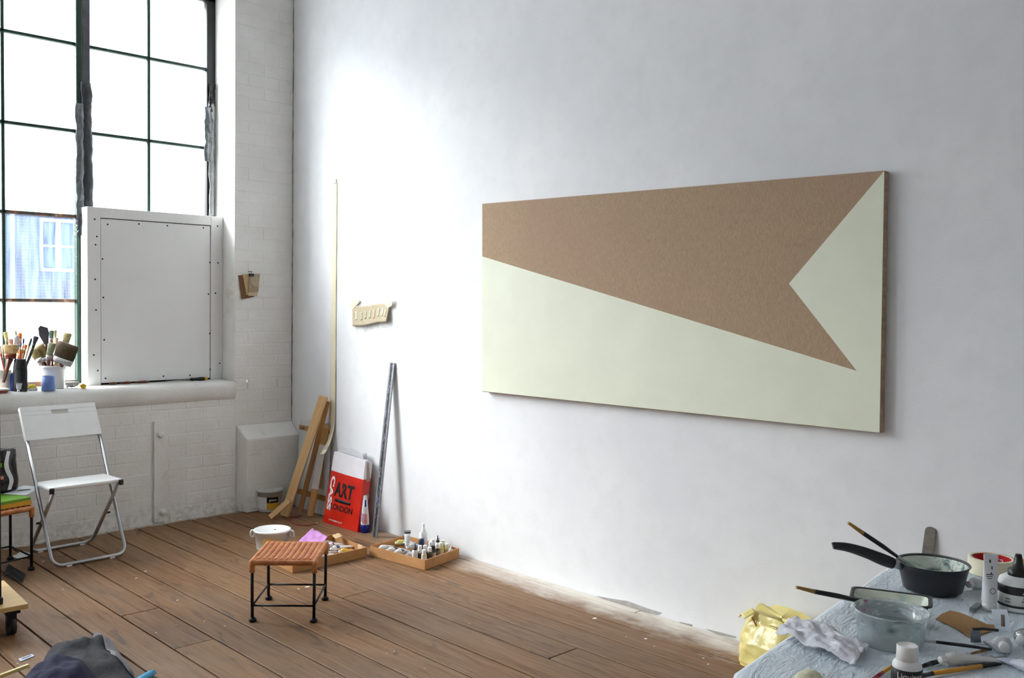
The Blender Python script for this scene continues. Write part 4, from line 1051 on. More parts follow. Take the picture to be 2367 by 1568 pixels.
# black paddle spatula
kk = (dA)/FPX; ep = Pd(120, 884, dA+.024); SPa = thing('paddle_spatula', 'black paddle-shaped spatula standing tallest in the white pot', 'spatula', ep, None, 'brushes on the window sill')
poly = [Pd(x, y, dA+.022)-ep for x, y in ((93, 753), (110, 758), (113, 770), (112, 792), (107, 800), (102, 796), (90, 776), (88, 759))]
MB().prism(poly, fw*.004).build('blade', M('navy_black', S(18, 24, 36), .35), SPa, bevel=.001)
MB().tube([Pd(106, 796, dA+.024)-ep, Pd(110, 820, dA+.024)-ep, V()], [4*kk, 3.2*kk, 3*kk], 10).build('handle', cm((70, 24, 20)), SPa)
WDE = Pd(131, 884, dA+.012); WS = thing('wooden_dowel', 'pale wooden dowel end rising between brushes in white pot', 'dowel', WDE, None, 'brushes on the window sill')
MB().tube([Pd(130, 781, dA+.010)-WDE, V()], [5*kk, 4*kk], 12).build('dowel', cm((212, 184, 136)), WS)
dB = depth(tub)
jar = sp(47, .15); dJ = depth(jar); k_ = 1/ppm(jar)
JR = thing('brush_jar', 'dark jar of slim brushes behind the black bottle on sill', 'jar', jar)
MB().lathe([(.0001, 0), (13*k_, 0), (13.5*k_, .003), (13.5*k_, 46*k_), (12.5*k_, 46*k_), (12.5*k_, .004), (.0001, .004)], 24).build('jar_body', M('dark_jar', S(46, 40, 36), .25), JR)
BR2 = [
 ('wide tan brush at the front of the cream tub', (24, 797), (24, 818), (8, 884), 17, -0.038, (196, 162, 108), (104, 52, 36), (96, 44, 30), .3, 12, .85),
 ('orange-tipped brush standing tall in the cream tub', (46, 770), (46, 784), (48, 880), 5, 0.000, (226, 120, 50), (200, 196, 190), (220, 120, 60), .6, 6, .9),
 ('pale yellow-green brush at the far left of the tub', (12, 768), (15, 784), (16, 884), 5, 0.034, (206, 206, 120), (190, 190, 180), (120, 130, 60), .5, 6, .9),
 ('lilac-white brush in the cream tub', (37, 776), (40, 796), (4, 884), 6.5, 0.018, (214, 210, 222), (196, 196, 200), (170, 150, 130), .5, 6, .9),
 ('pinkish brown flat brush in the cream tub', (25, 784), (25, 795), (8, 884), 6, 0.004, (206, 150, 128), (190, 190, 190), (150, 90, 70), .4, 6, .9),
 ('golden-yellow flat brush above the black bottle', (47, 807), (45, 818), (48, 880), 10.5, -0.020, (222, 168, 84), (206, 190, 150), (170, 90, 50), .35, 8, .75),
 ('thin red-handled brush with blue tip in the tub', (49, 793), (47, 803), (50, 880), 1.8, -0.028, (60, 70, 120), (200, 200, 204), (206, 60, 30), .9, 6, 1),
 ('thin navy-tipped brush leaning right in the tub', (55, 783), (54, 794), (44, 880), 1.8, 0.012, (40, 50, 120), (190, 190, 196), (170, 120, 70), .9, 5, 1),
 ('slim yellow-handled brush with grey tip leaning right', (73, 783), (70, 792), (46, 880), 2.6, 0.024, (90, 110, 110), (60, 60, 64), (196, 178, 110), .8, 8, 1),
 ('dark slate brush leaning right between the two pots', (84, 778), (79, 795), (48, 880), 6.5, 0.020, (50, 60, 64), (70, 72, 74), (60, 60, 60), .5, 10, .6),
 ('red-handled slim brush at the left frame edge of the sill', (0, 800), (2, 818), (16, 884), 3, -0.020, (236, 206, 170), (200, 90, 50), (200, 56, 30), .6, 6, 1),
 ('small orange brush right of the golden-yellow one', (60, 797), (58, 806), (44, 880), 4, 0.028, (222, 110, 40), (190, 190, 190), (150, 80, 50), .6, 5, .9),
 ('pale straw brush at the back of the tub', (36, 765), (37, 776), (8, 884), 2.8, 0.028, (206, 190, 150), (190, 190, 190), (190, 170, 120), .7, 5, 1)]
for lab, t1, f1, e1, w_, dd, bc_, fc_, hc_, fl_, fe_, ta_ in BR2: pbrush(lab, t1, f1, e1, w_, (dJ if t1[0] >= 44 else dB)+dd, bc_, fc_, hc_, fl_, fe_, ta_)

# ================================================================== LEFT EDGE: SECOND STOOL, BAG, DOLLY, CLOTHES
fr2, br2 = P(72, 1318, 'z', 0), P(26, 1290, 'z', 0)
dv_ = V((br2.x-fr2.x, br2.y-fr2.y, 0)); ww = V((-.30, -.07, 0)); dv_ = V((-.02, .29, 0))
HS = .335
stool('orange wicker stool holding books and a bag at the left edge', (fr2+ww, fr2, fr2+ww+dv_, fr2+dv_), HS)
zs = HS+.021
cS = fr2+ww*.5+dv_*.5
def book(label, c, sz, mat, z, ang=.1, cat='book', name='book'):
    T = thing(name, label, cat, V((c.x, c.y, z)), rotz(ang)); sx, sy, h = sz
    MB().b2((-sx/2+.003, -sy/2+.003, .0015), (sx/2-.003, sy/2-.003, h-.0015)).build('pages', M('paper_pages', S(226, 220, 204), .8), T)
    MB().b2((-sx/2, -sy/2, 0), (sx/2, sy/2, .0015)).build('cover', mat, T); MB().b2((-sx/2, -sy/2, h-.0015), (sx/2, sy/2, h)).build('cover', mat, T)
    MB().b2((-sx/2, -sy/2, 0), (-sx/2+.002, sy/2, h)).build('spine', mat, T); MB().b2((-sx/2, -sy/2, .0), (sx/2, -sy/2+.002, h)).build('fore_strip', mat, T); return T
book('yellow pad lying on the left wicker stool', cS+V((.005, .0, 0)), (.28, .26, .022), cm((214, 160, 40)), zs, .2)
book('green magazine on top of the yellow pad on the left stool', cS+V((.01, .01, 0)), (.27, .25, .014), cm((110, 160, 50)), zs+.0225, .24)
zl = zs+.038
lf = [P(8, 1143, 'z', zl), P(60, 1146, 'z', zl), P(97, 1128, 'z', zl), P(55, 1122, 'z', zl)]
LFm = M('leaflet_paper', S(226, 228, 230), .5)
LF = sheet('leaflet', 'white printed leaflet overhanging the stack on the left stool', 'leaflet', lf, LFm, .0015, 2, 8, seed=3)
c0 = sum(lf, V())/4; MB().lathe([(.0001, .0036), (.030, .0036), (.030, .0030)], 18, (-.0, -.0, 0), sx=1.2, sy=.55).build('printed_oval', cm((60, 62, 66)), LF)
# black bag
bgc = P(4, 1120, 'z', zl)
zb0 = zl+.003
bgc = P(4, 1110, 'y', -.30)
BGk = thing('black_bag', 'crumpled black plastic bag with white stripe on the left stool', 'bag', V((bgc.x-.03, -.30, zb0)))
kq = depth(bgc)/FPX; bhh = 96*kq
def bagfn(u, v):
    a = 2*math.pi*u; r = (.115*(1-.12*v)+.012*nz((math.cos(a)*2, math.sin(a)*2, v*4), 1, 9)) * (1 if v > .04 else .9)
    sq_ = 1 if v < .8 else 1-(v-.8)*1.2
    return V((r*math.cos(a), r*.62*math.sin(a)*sq_, bhh*v+(.012*nz((math.cos(a)*3, math.sin(a)*3, 0), 1, 3) if v > .9 else 0)))
mbg = MB().grid(bagfn, 37, 22); mbg.grid(lambda u, v: bagfn(u, 0)*v, 37, 3); mbg.grid(lambda u, v: V((bagfn(u, 1).x*v, bagfn(u, 1).y*v, bagfn(u, 1).z-.01*(1-v))), 37, 3)
mbg.build('bag_body', M('black_bag_plastic', S(16, 16, 18), .22, var=.2, bump=.6, bscale=14), BGk)
def strp(u, v): 
    p = bagfn(.82+.045*(v-.5)*.8+.03*math.sin(u*7)*.6, .06+.92*u); return p*1.0+V((p.x, p.y, 0)).normalized()*.003
MB().grid(strp, 22, 3).build('white_stripe', cm((226, 226, 226)), BGk)
MB().grid(lambda u, v: (lambda p: p+V((p.x, p.y, 0)).normalized()*.003)(bagfn(.72+.05*u, .62+.1*v)), 6, 4).build('green_print', cm((110, 170, 50)), BGk)
MB().grid(lambda u, v: (lambda p: p+V((p.x, p.y, 0)).normalized()*.003)(bagfn(.72+.06*u, .33+.08*v)), 6, 4).build('orange_print', cm((206, 130, 90)), BGk)
# crumpled paper on the floor behind the stool
sheet('paper_scrap', 'torn white paper scrap on floor behind the left stool legs', 'paper', [P(26, 1290, 'z', 0.001), P(52, 1296, 'z', .001), P(74, 1282, 'z', .001), P(50, 1276, 'z', .001)], M('paper_white', S(214, 214, 212), .7), .006, 4, 12, seed=6)
# shade under the stool is a flat dark sheet, built after the cabinet
# plywood dolly
dz_ = .14; dc = P(66, 1396, 'z', dz_); e1, e2 = P(5, 1338, 'z', dz_), P(0, 1414, 'z', dz_)
d1, d2 = (e1-dc).normalized(), (e2-dc).normalized()
d2 = (d2-d2.dot(d1)*d1).normalized()
DL = thing('plywood_dolly', 'low plywood dolly on black castors at the left edge of floor', 'dolly', V((dc.x, dc.y, 0)))
A0 = V((0, 0, dz_)); ux2, uy2 = d1*.44, d2*.40
MB().prism([A0, A0+ux2, A0+ux2+uy2, A0+uy2], (0, 0, -.022)).build('board', pine('plywood', (206, 168, 104), (226, 190, 128)), DL, bevel=.002)
for a_, b_ in ((.14, .14), (.86, .14), (.14, .86), (.86, .86)):
    c = ux2*a_+uy2*b_
    cs_ = MB().box(c+V((0, 0, dz_-.0335)), (.06, .06, .022)).build('castor_plate', BLACKST, DL)
    MB().cyl(c+V((-.014, .0, .036)), c+V((.014, 0, .036)), .0355, n=20).build('castor_wheel', M('black_rubber', S(26, 26, 28)), DL)
    MB().b2(c+V((-.02, -.012, .036)), c+V((.02, .012, dz_-.045))).build('castor_fork', BLACKST, DL)
cbx = A0+ux2*.5+uy2*.56
def px_of(p): q = V(p)-CAM; return CX+FPX*q.dot(RT)/q.dot(fw)
for it in range(60):      # slide the cabinet over the board until its edge just enters the frame
    mx_ = max(px_of(V(DL.location)+cbx+d1*a+V((-d1.y, d1.x, 0))*b+V((0, 0, c))) for a in (-.165, .165) for b in (-.13, .13) for c in (0, .86))
    cbx = cbx+d2*((mx_-8)*.0004)
TW = thing('black_cabinet', 'tall black cabinet standing on the plywood dolly at the left edge', 'cabinet', V(DL.location)+cbx+V((0, 0, .0005)), along(d1))
MB().b2((-.16, -.125, .03), (.16, .125, .86)).build('cabinet_body', M('black_cabinet', S(20, 20, 22), .6, var=.15), TW, bevel=.006)
MB().b2((-.165, -.13, 0), (.165, .13, .03)).build('cabinet_foot', M('black_plastic', S(22, 22, 24)), TW, bevel=.004)
BK = sheet('shade_sheet', 'flat dark sheet standing in for shade under the left stool', 'cloth', [P(8, 1330, 'z', .001), P(50, 1352, 'z', .001), P(60, 1330, 'z', .001), P(20, 1306, 'z', .001)], M('shade_black', S(22, 22, 24), .9), .008, 3, 14, seed=2)  # dark sheet laid on the boards as the shade beneath the stool
# clothes on the floor, bottom left
def mound(name, label, cat, outline_px, mat, hgt, seed, z0=0, n=40, cutv=None):
    pts = [P(x, y, 'z', z0) for x, y in outline_px]; c = sum(pts, V())/len(pts); c.z = z0
    ring = smooth_path(pts+[pts[0]], 6)[:-1]; m_ = len(ring)
    def f(u, v):
        x = u*m_; i = int(x) % m_; p = ring[i].lerp(ring[(i+1) % m_], x-int(x)); q = c.lerp(p, v)
        h = hgt*(1-v**3)*(1+.45*nz((q.x*9, q.y*9, 0), 1, seed))+.018*(1-v**6)*nz((q.x*26, q.y*14, 0), 1, seed+1)
        return V((q.x-c.x, q.y-c.y, max(.001, h)))
    T = thing(name, label, cat, c); MB().grid(f, m_+1, n//2).build('fabric', mat, T, solid=.003); return T, f
GREY = M('charcoal_fabric', S(62, 62, 66), .95, var=.25, scale=60, bump=.4, bscale=120); NAVY = M('navy_fabric', S(30, 30, 56), .95, var=.25, bump=.3, bscale=80)
J, jf = mound('grey_garment', 'charcoal garment with pale grey hem heaped on the bottom left floor', 'garment', [(100, 1530), (120, 1500), (165, 1492), (205, 1488), (228, 1474), (262, 1494), (286, 1530), (312, 1575), (290, 1640), (180, 1650), (90, 1600)], GREY, .075, 3)
def hem(u, v):      # band along the right-hand edge of the garment
    p = jf(.335+.30*u, .50+.49*v); return p+V((0, 0, .007))
MB().grid(hem, 20, 5).build('pale_hem', M('pale_grey_fabric', S(142, 138, 142), .95, var=.1, bump=.3, bscale=100), J, solid=.002)
mound('navy_cloth', 'dark navy cloth bunched on top of the charcoal garment', 'cloth', [(62, 1562), (90, 1540), (130, 1528), (172, 1532), (205, 1548), (222, 1580), (190, 1620), (100, 1630), (50, 1600)], NAVY, .06, 5, z0=.09)
# stick, tag and blue thing
a_, b_ = P(-30, 1575, 'z', .16), P(66, 1539, 'z', .16)
ST = thing('wooden_stick', 'yellow wooden stick resting on the navy cloth at bottom left', 'stick', a_)
MB().box((b_-a_)/2, ((b_-a_).length, .012, .012), along(b_-a_)).build('stick', cm((222, 200, 130)), ST, bevel=.001)
tq = [P(42, 1524, 'z', .001), P(74, 1513, 'z', .001), P(80, 1517, 'z', .001), P(48, 1530, 'z', .001)]
TG = thing('paper_tag', 'small white paper tag with blue print on bottom left floorboards', 'tag', tq[0]); MB().prism([p-tq[0] for p in tq], (0, 0, .0012)).build('tag_paper', cm((206, 208, 222)), TG)
MB().prism([(tq[0].lerp(tq[1], .2).lerp(tq[3].lerp(tq[2], .2), .3))-tq[0]+V((0, 0, .0013)), (tq[0].lerp(tq[1], .85).lerp(tq[3].lerp(tq[2], .85), .3))-tq[0]+V((0, 0, .0013)), (tq[0].lerp(tq[1], .85).lerp(tq[3].lerp(tq[2], .85), .6))-tq[0]+V((0, 0, .0013)), (tq[0].lerp(tq[1], .2).lerp(tq[3].lerp(tq[2], .2), .6))-tq[0]+V((0, 0, .0013))], (0, 0, .0004)).build('tag_print', cm((70, 74, 130)), TG)
ba, bb_ = P(322, 1572, 'z', .02), P(356, 1552, 'z', .02)
BT = thing('blue_scraper', 'bright blue plastic scraper at the bottom edge of floor', 'scraper', V((ba.x, ba.y, 0)))
dbb = (bb_-ba); MB().tube([V((0, 0, .016))-dbb*.5, V((0, 0, .016)), V((0, 0, .016))+dbb*.7, V((0, 0, .016))+dbb], [.012, .0155, .015, .010], 12).build('grip', M('bright_blue', S(60, 170, 220), .3), BT)

# ================================================================== WORK TABLE (right foreground)
TZ = .720
ca = P(1722, 1548, 'z', TZ); tu = V((.992, .129, 0)).normalized(); tv = V((tu.y, -tu.x, 0))
TBL, TBW = 1.22, .95
TA_ = thing('work_table', 'work table covered in plastic sheeting in the right foreground', 'table', V((ca.x, ca.y, 0)), basis(tu, -tv, (0, 0, 1)))
# local: x along the left edge towards the wall, -y towards the right of the picture
MB().b2((.004, -TBW+.014, TZ-.03), (TBL-.014, -.004, TZ-.0012)).build('table_top', pine('table_pine', (186, 150, 104), (206, 172, 126)), TA_, bevel=.003)
for x, y in ((.07, -.07), (TBL-.07, -.07), (.07, -TBW+.07), (TBL-.07, -TBW+.07)):
    MB().b2((x-.025, y-.025, 0), (x+.025, y+.025, TZ-.031)).build('leg', pine('table_pine_leg', (176, 140, 96), (200, 164, 118)), TA_, bevel=.003)
def sheetmat():
    t = NT('plastic_dust_sheet'); n = t.noise(t.coord((1, 1, 1)), 7, 4, .5, 1.0)
    t.base(t.ramp(n, [(.3, S(214, 228, 238)), (.7, S(232, 241, 248))])); t.set(Roughness=.3)
    t.bump(t.math('ADD', n, t.math('MULTIPLY', t.noise(t.coord((1, 3, 1)), 16, 3, .5, 1.5), .4)), .75, .022); return t.m
SHM = sheetmat()
SH = thing('plastic_dust_sheet', 'pale blue translucent plastic sheet draped over the work table', 'dust sheet', V((ca.x, ca.y, TZ)), basis(tu, -tv, (0, 0, 1)))
ov = .16
def shf(u, v):
    x = -ov+(TBL+2*ov)*u; y = ov-(TBW+2*ov)*v; z = .0012
    dx = max(0, -x, x-TBL); dy = max(0, y, -TBW-y)
    wob = nz((x*5, y*5, 0), 1, 4)
    if dx > 0 or dy > 0:
        d_ = max(dx, dy); z -= max(0, d_-.004)*.96
        x = max(-.020-.03*dx*(1+wob), min(TBL+.022+.02*dx, x)); y = min(.020+.03*dy*(1+wob), max(-TBW-.022, y))
        x += .010*nz((y*16, z*4, 0), 1, 7)*min(1, dx*12); y += .010*nz((x*16, z*4, 2), 1, 7)*min(1, dy*12)
    else:
        z += .0010*abs(wob)
        if -.10 < y and .1 < x < 1.1: z += .005*max(0, 1-abs(nz((x*4+y*9, y*5-x*2, 0), 1, 9))*5)**2*min(1, -y*20)*min(1, (y+.10)*16)
    return V((x, y, z))
MB().grid(shf, 72, 64).build('sheet', SHM, SH, solid=.0008)
T0 = TZ+.0036
def tp_at(px, py): return P(px, py, 'z', T0)
def kpx(p): return depth(p)/FPX

# saucepan of paint
def paintmix(name, cols, scale=(1, 1, 1), sc=16, dist=1.4):
    t = NT(name); n = t.noise(t.coord(scale), sc, 6, .62, dist)
    st = [(.28+.5*i/(len(cols)-1), S(*c)) for i, c in enumerate(cols)]
    t.base(t.ramp(n, st)); t.set(Roughness=.3); t.bump(n, .5, .006); return t.m
PMIX = paintmix('streaked_cream_paint', [(34, 52, 54), (110, 134, 132), (222, 230, 216), (232, 238, 226), (176, 200, 212), (238, 242, 234)], (1, 3.2, 2), 13)
pc = tp_at(2155, 1364); pk = kpx(pc); pr = 80*pk; ph = zat(2155, 1300, pc)-T0
PAN = thing('saucepan', 'dark saucepan streaked inside with pale paint on work table', 'saucepan', pc, rotz(-YAW))
PANM = M('dark_nonstick', S(38, 40, 44), .32, .3, var=.1)
MB().lathe([(.0001, 0), (pr*.70, 0), (pr*.80, .006), (pr*.93, ph*.80), (pr*.955, ph*.92), (pr*1.0, ph*.985), (pr*.995, ph), (pr*.95, ph), (pr*.93, ph*.93)], 48).build('pan_body', PANM, PAN)
MB().lathe([(pr*.945, ph*.985), (pr*.915, ph*.80), (pr*.80, ph*.30), (pr*.70, ph*.22), (.0001, ph*.20)], 48).build('paint_lining', PMIX, PAN)
hp = [(2066, 1304), (2040, 1294), (2000, 1278), (1960, 1266), (1930, 1262), (1925, 1262)]
Rm = basis((math.cos(YAW), -math.sin(YAW), 0), (math.sin(YAW), math.cos(YAW), 0), (0, 0, 1)).inverted()
dp = depth(pc)
loc_ = lambda p: Rm @ (V(p)-pc)
pth = [loc_(Pd(x, y, dp-.005)) for x, y in hp]
MB().tube(smooth_path(pth[:], 5), [.0145+.002*math.sin(i/9*3.1) if i < 10 else .0145-.0065*(i-10)/15 for i in range(26)], 12, flat=.8).build('handle', M('black_bakelite', S(20, 20, 22), .35), PAN)
MB().cyl(loc_(Pd(2062, 1303, dp-.005)), loc_(Pd(2084, 1309, dp-.005)), .011, .012).build('handle_ferrule', M('grey_metal', S(170, 172, 176)), PAN)
def pencil(name, label, cat, pts, rad, mats, parts, group=None, n=10):
    """pts: world points; parts: [(partname, from_index, to_index, material)]"""
    T = thing(name, label, cat, pts[0], None, group)
    for nm, i0, i1, m_ in parts: MB().tube([p-pts[0] for p in pts[i0:i1+1]], [rad[i] for i in range(i0, i1+1)], n).build(nm, m_, T)
    return T
OCH = M('ochre_wood', S(160, 116, 40), .4); BLK = M('black_lacquer', S(18, 18, 20), .3)
def long_brush(label, px, dep0, dep1, rpx, brist, tail=.35):
    ps = []; n = len(px)
    for i, (x, y) in enumerate(px): ps.append(Pd(x, y, dep0+(dep1-dep0)*i/(n-1)))
    k = dep0/FPX
    return pencil('paintbrush', label, 'brush', ps, [r*k for r in rpx], None,
        [('handle_tip', 0, 1, OCH), ('handle', 1, 3, BLK), ('ferrule', 3, 4, M('grey_metal', S(170, 172, 176))), ('bristles', 4, 5, brist)], 'brushes on the work table')
PBR = M('painted_bristle', S(150, 170, 170), .6)
long_brush('paintbrush with ochre-tipped black handle resting in the saucepan', [(1961, 1209), (1995, 1233), (2040, 1263), (2074, 1287), (2090, 1299), (2112, 1314)], dp-.01, dp+.01, [3.5, 5.2, 5.4, 3.8, 5, 6], PBR)

# loaf tin lined with paint
TR_ = [P(x, y, 'z', T0+.062) for x, y in ((1972, 1362), (2146, 1382), (2160, 1428), (1980, 1402))]
cT = sum(TR_, V())/4+V((math.sin(YAW), math.cos(YAW), 0))*.045+side*.014; tux = (TR_[1]-TR_[0]+TR_[2]-TR_[3]).normalized(); tux.z = 0; tux.normalize()
TN = thing('loaf_tin', 'dark rectangular tin lined with cream and blue paint on work table', 'tin', V((cT.x, cT.y, T0)), along(tux))
LX, LY, LH = (TR_[1]-TR_[0]).length/2, .045, .062
def tin(o, z0, sh=1.0):
    m = MB(); 
    for inner in (0,):
        def ring(s_, z, g=0):
            out = []
            for cxs, cys, a0 in ((1, 1, 0), (-1, 1, 90), (-1, -1, 180), (1, -1, 270)):
                rr = .018
                for i in range(5):
                    a = math.radians(a0+i*22.5); out.append(V(((LX*s_+g-rr)*cxs+rr*math.cos(a), (LY*s_+g-rr)*cys+rr*math.sin(a), z)))
            return out
    return ring
ring = tin(0, 0)
def loft(rings, name, mat, par, close_end=True):
    m = MB(); n = len(rings[0]); vs = [v for r in rings for v in r]
    fs = [(i*n+j, i*n+(j+1) % n, (i+1)*n+(j+1) % n, (i+1)*n+j) for i in range(len(rings)-1) for j in range(n)]
    if close_end: fs.append(tuple((len(rings)-1)*n+j for j in range(n)))
    m.add(vs, fs, True); return m.build(name, mat, par)
o1 = loft([ring(1, LH-.004, .006), ring(1, LH, .007), ring(1, LH, .001), ring(.98, LH-.003, 0)], 'tin_rim', PANM, TN, False)
loft([ring(1, LH-.002, 0), ring(.96, .03, -.004), ring(.92, .004, -.008), ring(.9, 0, -.01)], 'tin_body', PANM, TN)
loft([ring(.985, LH-.0015, -.0012), ring(.95, .03, -.006), ring(.90, .010, -.011), ring(.88, .007, -.013)], 'paint_lining', paintmix('tin_paint', [(34, 52, 70), (190, 204, 200), (230, 234, 218), (234, 238, 224), (232, 236, 226), (150, 176, 196)], (1, 2, 2), 7), TN)
dtn = depth(cT)
long_brush('paintbrush with ochre-tipped black handle lying over the loaf tin', [(1841, 1358), (1882, 1368), (1935, 1378), (1985, 1389), (2005, 1394), (2030, 1402)], dtn-.09, dtn-.01, [3.5, 5.4, 6.2, 5.4, 6, 6], PBR)

# clear tub of rinse water
uc = tp_at(2058, 1486); uk = kpx(uc); ur = 81*uk; uh = zat(2062, 1409, uc)-T0
TUB = thing('plastic_tub', 'clear plastic tub of rinse water smeared with paint', 'tub', uc)
MB().lathe([(.0001, .0006), (ur*.86, .0006), (ur*.88, .004), (ur*.97, uh*.93), (ur*1.03, uh*.94), (ur*1.03, uh), (ur*.985, uh), (ur*.95, uh*.92), (ur*.855, .006), (.0001, .0025)], 44).build('tub_shell', plastic_clear('smeared_tub_plastic', (.97, .985, .99), .36, streak=(.7, .78, .8), lo=.46, hi=.60), TUB)
wtr = NT('rinse_water'); wtr.base(S(216, 226, 226)); wtr.set(Roughness=.06)
_tr = wtr.new('ShaderNodeBsdfTransparent'); _tr.inputs[0].default_value = (.93, .97, .97, 1); _mx = wtr.new('ShaderNodeMixShader'); _mx.inputs[0].default_value = .22
wtr.link(_tr.outputs[0], _mx.inputs[1]); wtr.link(wtr.b.outputs[0], _mx.inputs[2]); wtr.link(_mx.outputs[0], wtr.out.inputs['Surface'])
MB().lathe([(.0001, .0045), (ur*.845, .0065), (ur*.90, uh*.50), (.0001, uh*.50)], 40).build('rinse_water', wtr.m, TUB)

# crumpled kitchen paper
cq = [tp_at(*q) for q in ((1792, 1474), (1842, 1436), (2012, 1503), (1976, 1544))]
sheet('crumpled_paper', 'crumpled white paper sheet folded on the work table', 'paper', cq, M('soft_white_paper', S(226, 226, 232), .8, bump=.4, bscale=50), .016, 5, 40, .002, seed=8, lift=lambda u, v: .012*(1-abs(2*v-1)**3)*(1-abs(2*u-1)**6))
# brown paper strip
bpoly = [(2163, 1432), (2178, 1420), (2197, 1413), (2216, 1417), (2235, 1424), (2258, 1434), (2282, 1445), (2312, 1447), (2299, 1458), (2272, 1466), (2242, 1475), (2224, 1463), (2206, 1452), (2184, 1442)]
bpw = [tp_at(*q) for q in bpoly]; BPp = thing('brown_paper', 'torn brown kraft paper strip lying on the plastic sheet', 'paper', bpw[0])
MB().prism([p-bpw[0] for p in bpw], (0, 0, .0015)).build('paper', M('kraft_paper', S(164, 124, 78), .8, var=.06, bump=.15), BPp)

# masking tape roll
tc = tp_at(2291, 1326); tk = kpx(tc); tr = 50*tk; th_ = zat(2291, 1289, tc)-T0
TP = thing('tape_roll', 'cream masking tape roll with red and blue core on work table', 'tape', tc, rotz(-YAW))
MB().lathe([(tr, .001), (tr, th_), (tr*.82, th_), (tr*.82, .001), (tr, .001)], 40).build('tape_wound', TAPE, TP)
for a0, a1, c_ in ((.04, .36, (196, 36, 44)), (.36, .43, (40, 70, 150)), (.43, .56, (200, 40, 48)), (.56, .64, (60, 110, 190)), (.64, 1.04, (196, 36, 44))):
    MB().grid(lambda u, v: V((tr*.815*math.cos(2*math.pi*(a0+(a1-a0)*u)), tr*.815*math.sin(2*math.pi*(a0+(a1-a0)*u)), .002+(th_-.003)*v)), 14, 3).build('core_band', cm(c_), TP)
o = text('core_lettering', 'tesa', .032, M('white_print', S(244, 240, 240)), TP, Matrix.Identity(4))
for v_ in o.data.vertices:
    x, y, z = v_.co; a = math.radians(52)-x/(tr*.81); v_.co = V(((tr*.812-z)*math.cos(a), (tr*.812-z)*math.sin(a), th_*.62+y))
# second, flatter tape roll underneath/behind
# tube standing on its cap
wc = tp_at(2286, 1409); wk = kpx(wc); wr = 17*wk; wh = zat(2288, 1286, wc)-T0
WT = thing('standing_tube', 'white paint tube standing on its cap beside the tape roll', 'paint tube', wc, rotz(-YAW))
MB().lathe([(.0001, 0), (wr*.92, 0), (wr*.95, .022), (.0001, .022)], 22).build('cap', PW, WT)
def wtf(u, v, g=0):
    a = 2*math.pi*u; k = v**1.2; return V(((wr*(1-.05*k)+g)*math.cos(a), (wr*(1-k)+.0012*k+g)*math.sin(a), .022+(wh-.022)*v))
MB().grid(lambda u, v: wtf(u, v), 25, 14).build('tube_body', M('white_tube', S(232, 232, 234)), WT)
MB().box((0, 0, wh), (wr*1.9, .003, .012)).build('crimp', M('white_tube', S(232, 232, 234)), WT)
for i, (u0, u1, v0, v1) in enumerate(((.70, .74, .86, .93), (.74, .77, .72, .79), (.62, .78, .60, .62), (.62, .76, .56, .575), (.64, .74, .52, .535), (.72, .75, .62, .66))):
    MB().grid(lambda u, v: wtf(u0+(u1-u0)*u, v0+(v1-v0)*v, .0006), 5, 3).build('printed_mark', cm((70, 72, 76)), WT)
mk = MB().lathe([(.0062, .0), (.0078, .0), (.0078, .0006), (.0062, .0006)], 18); mk.v = [tuple(V((x, -wr*.88-z, .052+y))) for x, y, z in mk.v]; mk.build('round_emblem', cm((120, 122, 126)), WT)
# grey knife end poking out
k1, k2 = tp_at(2247, 1416), tp_at(2276, 1393)
KN = thing('craft_knife', 'grey craft knife end lying behind the standing white tube', 'knife', k1)
MB().box((k2-k1)*.28+V((0, 0, .006)), ((k2-k1).length*.56, .016, .010), along(k2-k1)).build('knife_body', cm((96, 104, 108)), KN, bevel=.003)
# matte medium bottle
mc = tp_at(2350, 1407); mk_ = kpx(mc); mr = 41*mk_; mh = zat(2350, 1281, mc)-T0
BM = thing('medium_bottle', 'white squeeze bottle with black nozzle cap and printed label on work table', 'bottle', mc, rotz(-YAW))
hb = mh*.62
MB().lathe([(.0001, .0005), (mr*.94, .0005), (mr, .005), (mr, hb*.78), (mr*.94, hb*.90), (mr*.70, hb*.98), (mr*.42, hb)], 36).build('bottle_body', PW, BM)
MB().lathe([(mr*.52, hb*.985), (mr*.54, hb+.014), (mr*.30, hb+.020), (mr*.22, mh-.012), (mr*.16, mh), (.0001, mh)], 26).build('nozzle_cap', BLK, BM)
def band(z0, z1, mt, nm='label_band'): MB().lathe([(mr+.0004, z0), (mr+.0010, z0+.0005), (mr+.0010, z1-.0005), (mr+.0004, z1)], 36).build(nm, mt, BM)
LBL = M('label_white', S(222, 222, 216))
band(.018, .045, LBL); band(.045, .066, M('label_black', S(30, 30, 30))); band(.012, .018, M('label_black', S(30, 30, 30)))
def btext(body, z, size, a, mt, r=None, par=BM):
    r = r or mr+.0012
    m_ = Matrix.Translation((r*math.sin(a), -r*math.cos(a), z)) @ Matrix.Rotation(a, 4, 'Z') @ Matrix.Rotation(math.pi/2, 4, 'X')
    return text('label_lettering', body, size, mt, par, m_, .0003, 0, r)
WPR = M('white_print', S(244, 240, 240))
btext('ARTIST', .059, .0085, .12, WPR); btext('ACRYLIC', .051, .0085, .12, WPR)
btext('MATTE', .039, .0095, .12, INK); btext('MEDIUM', .030, .0095, .12, INK); btext('iiiiiiiiii', .034, .006, -.95, INK); btext('iiiiiiiiii', .026, .006, -.95, INK)
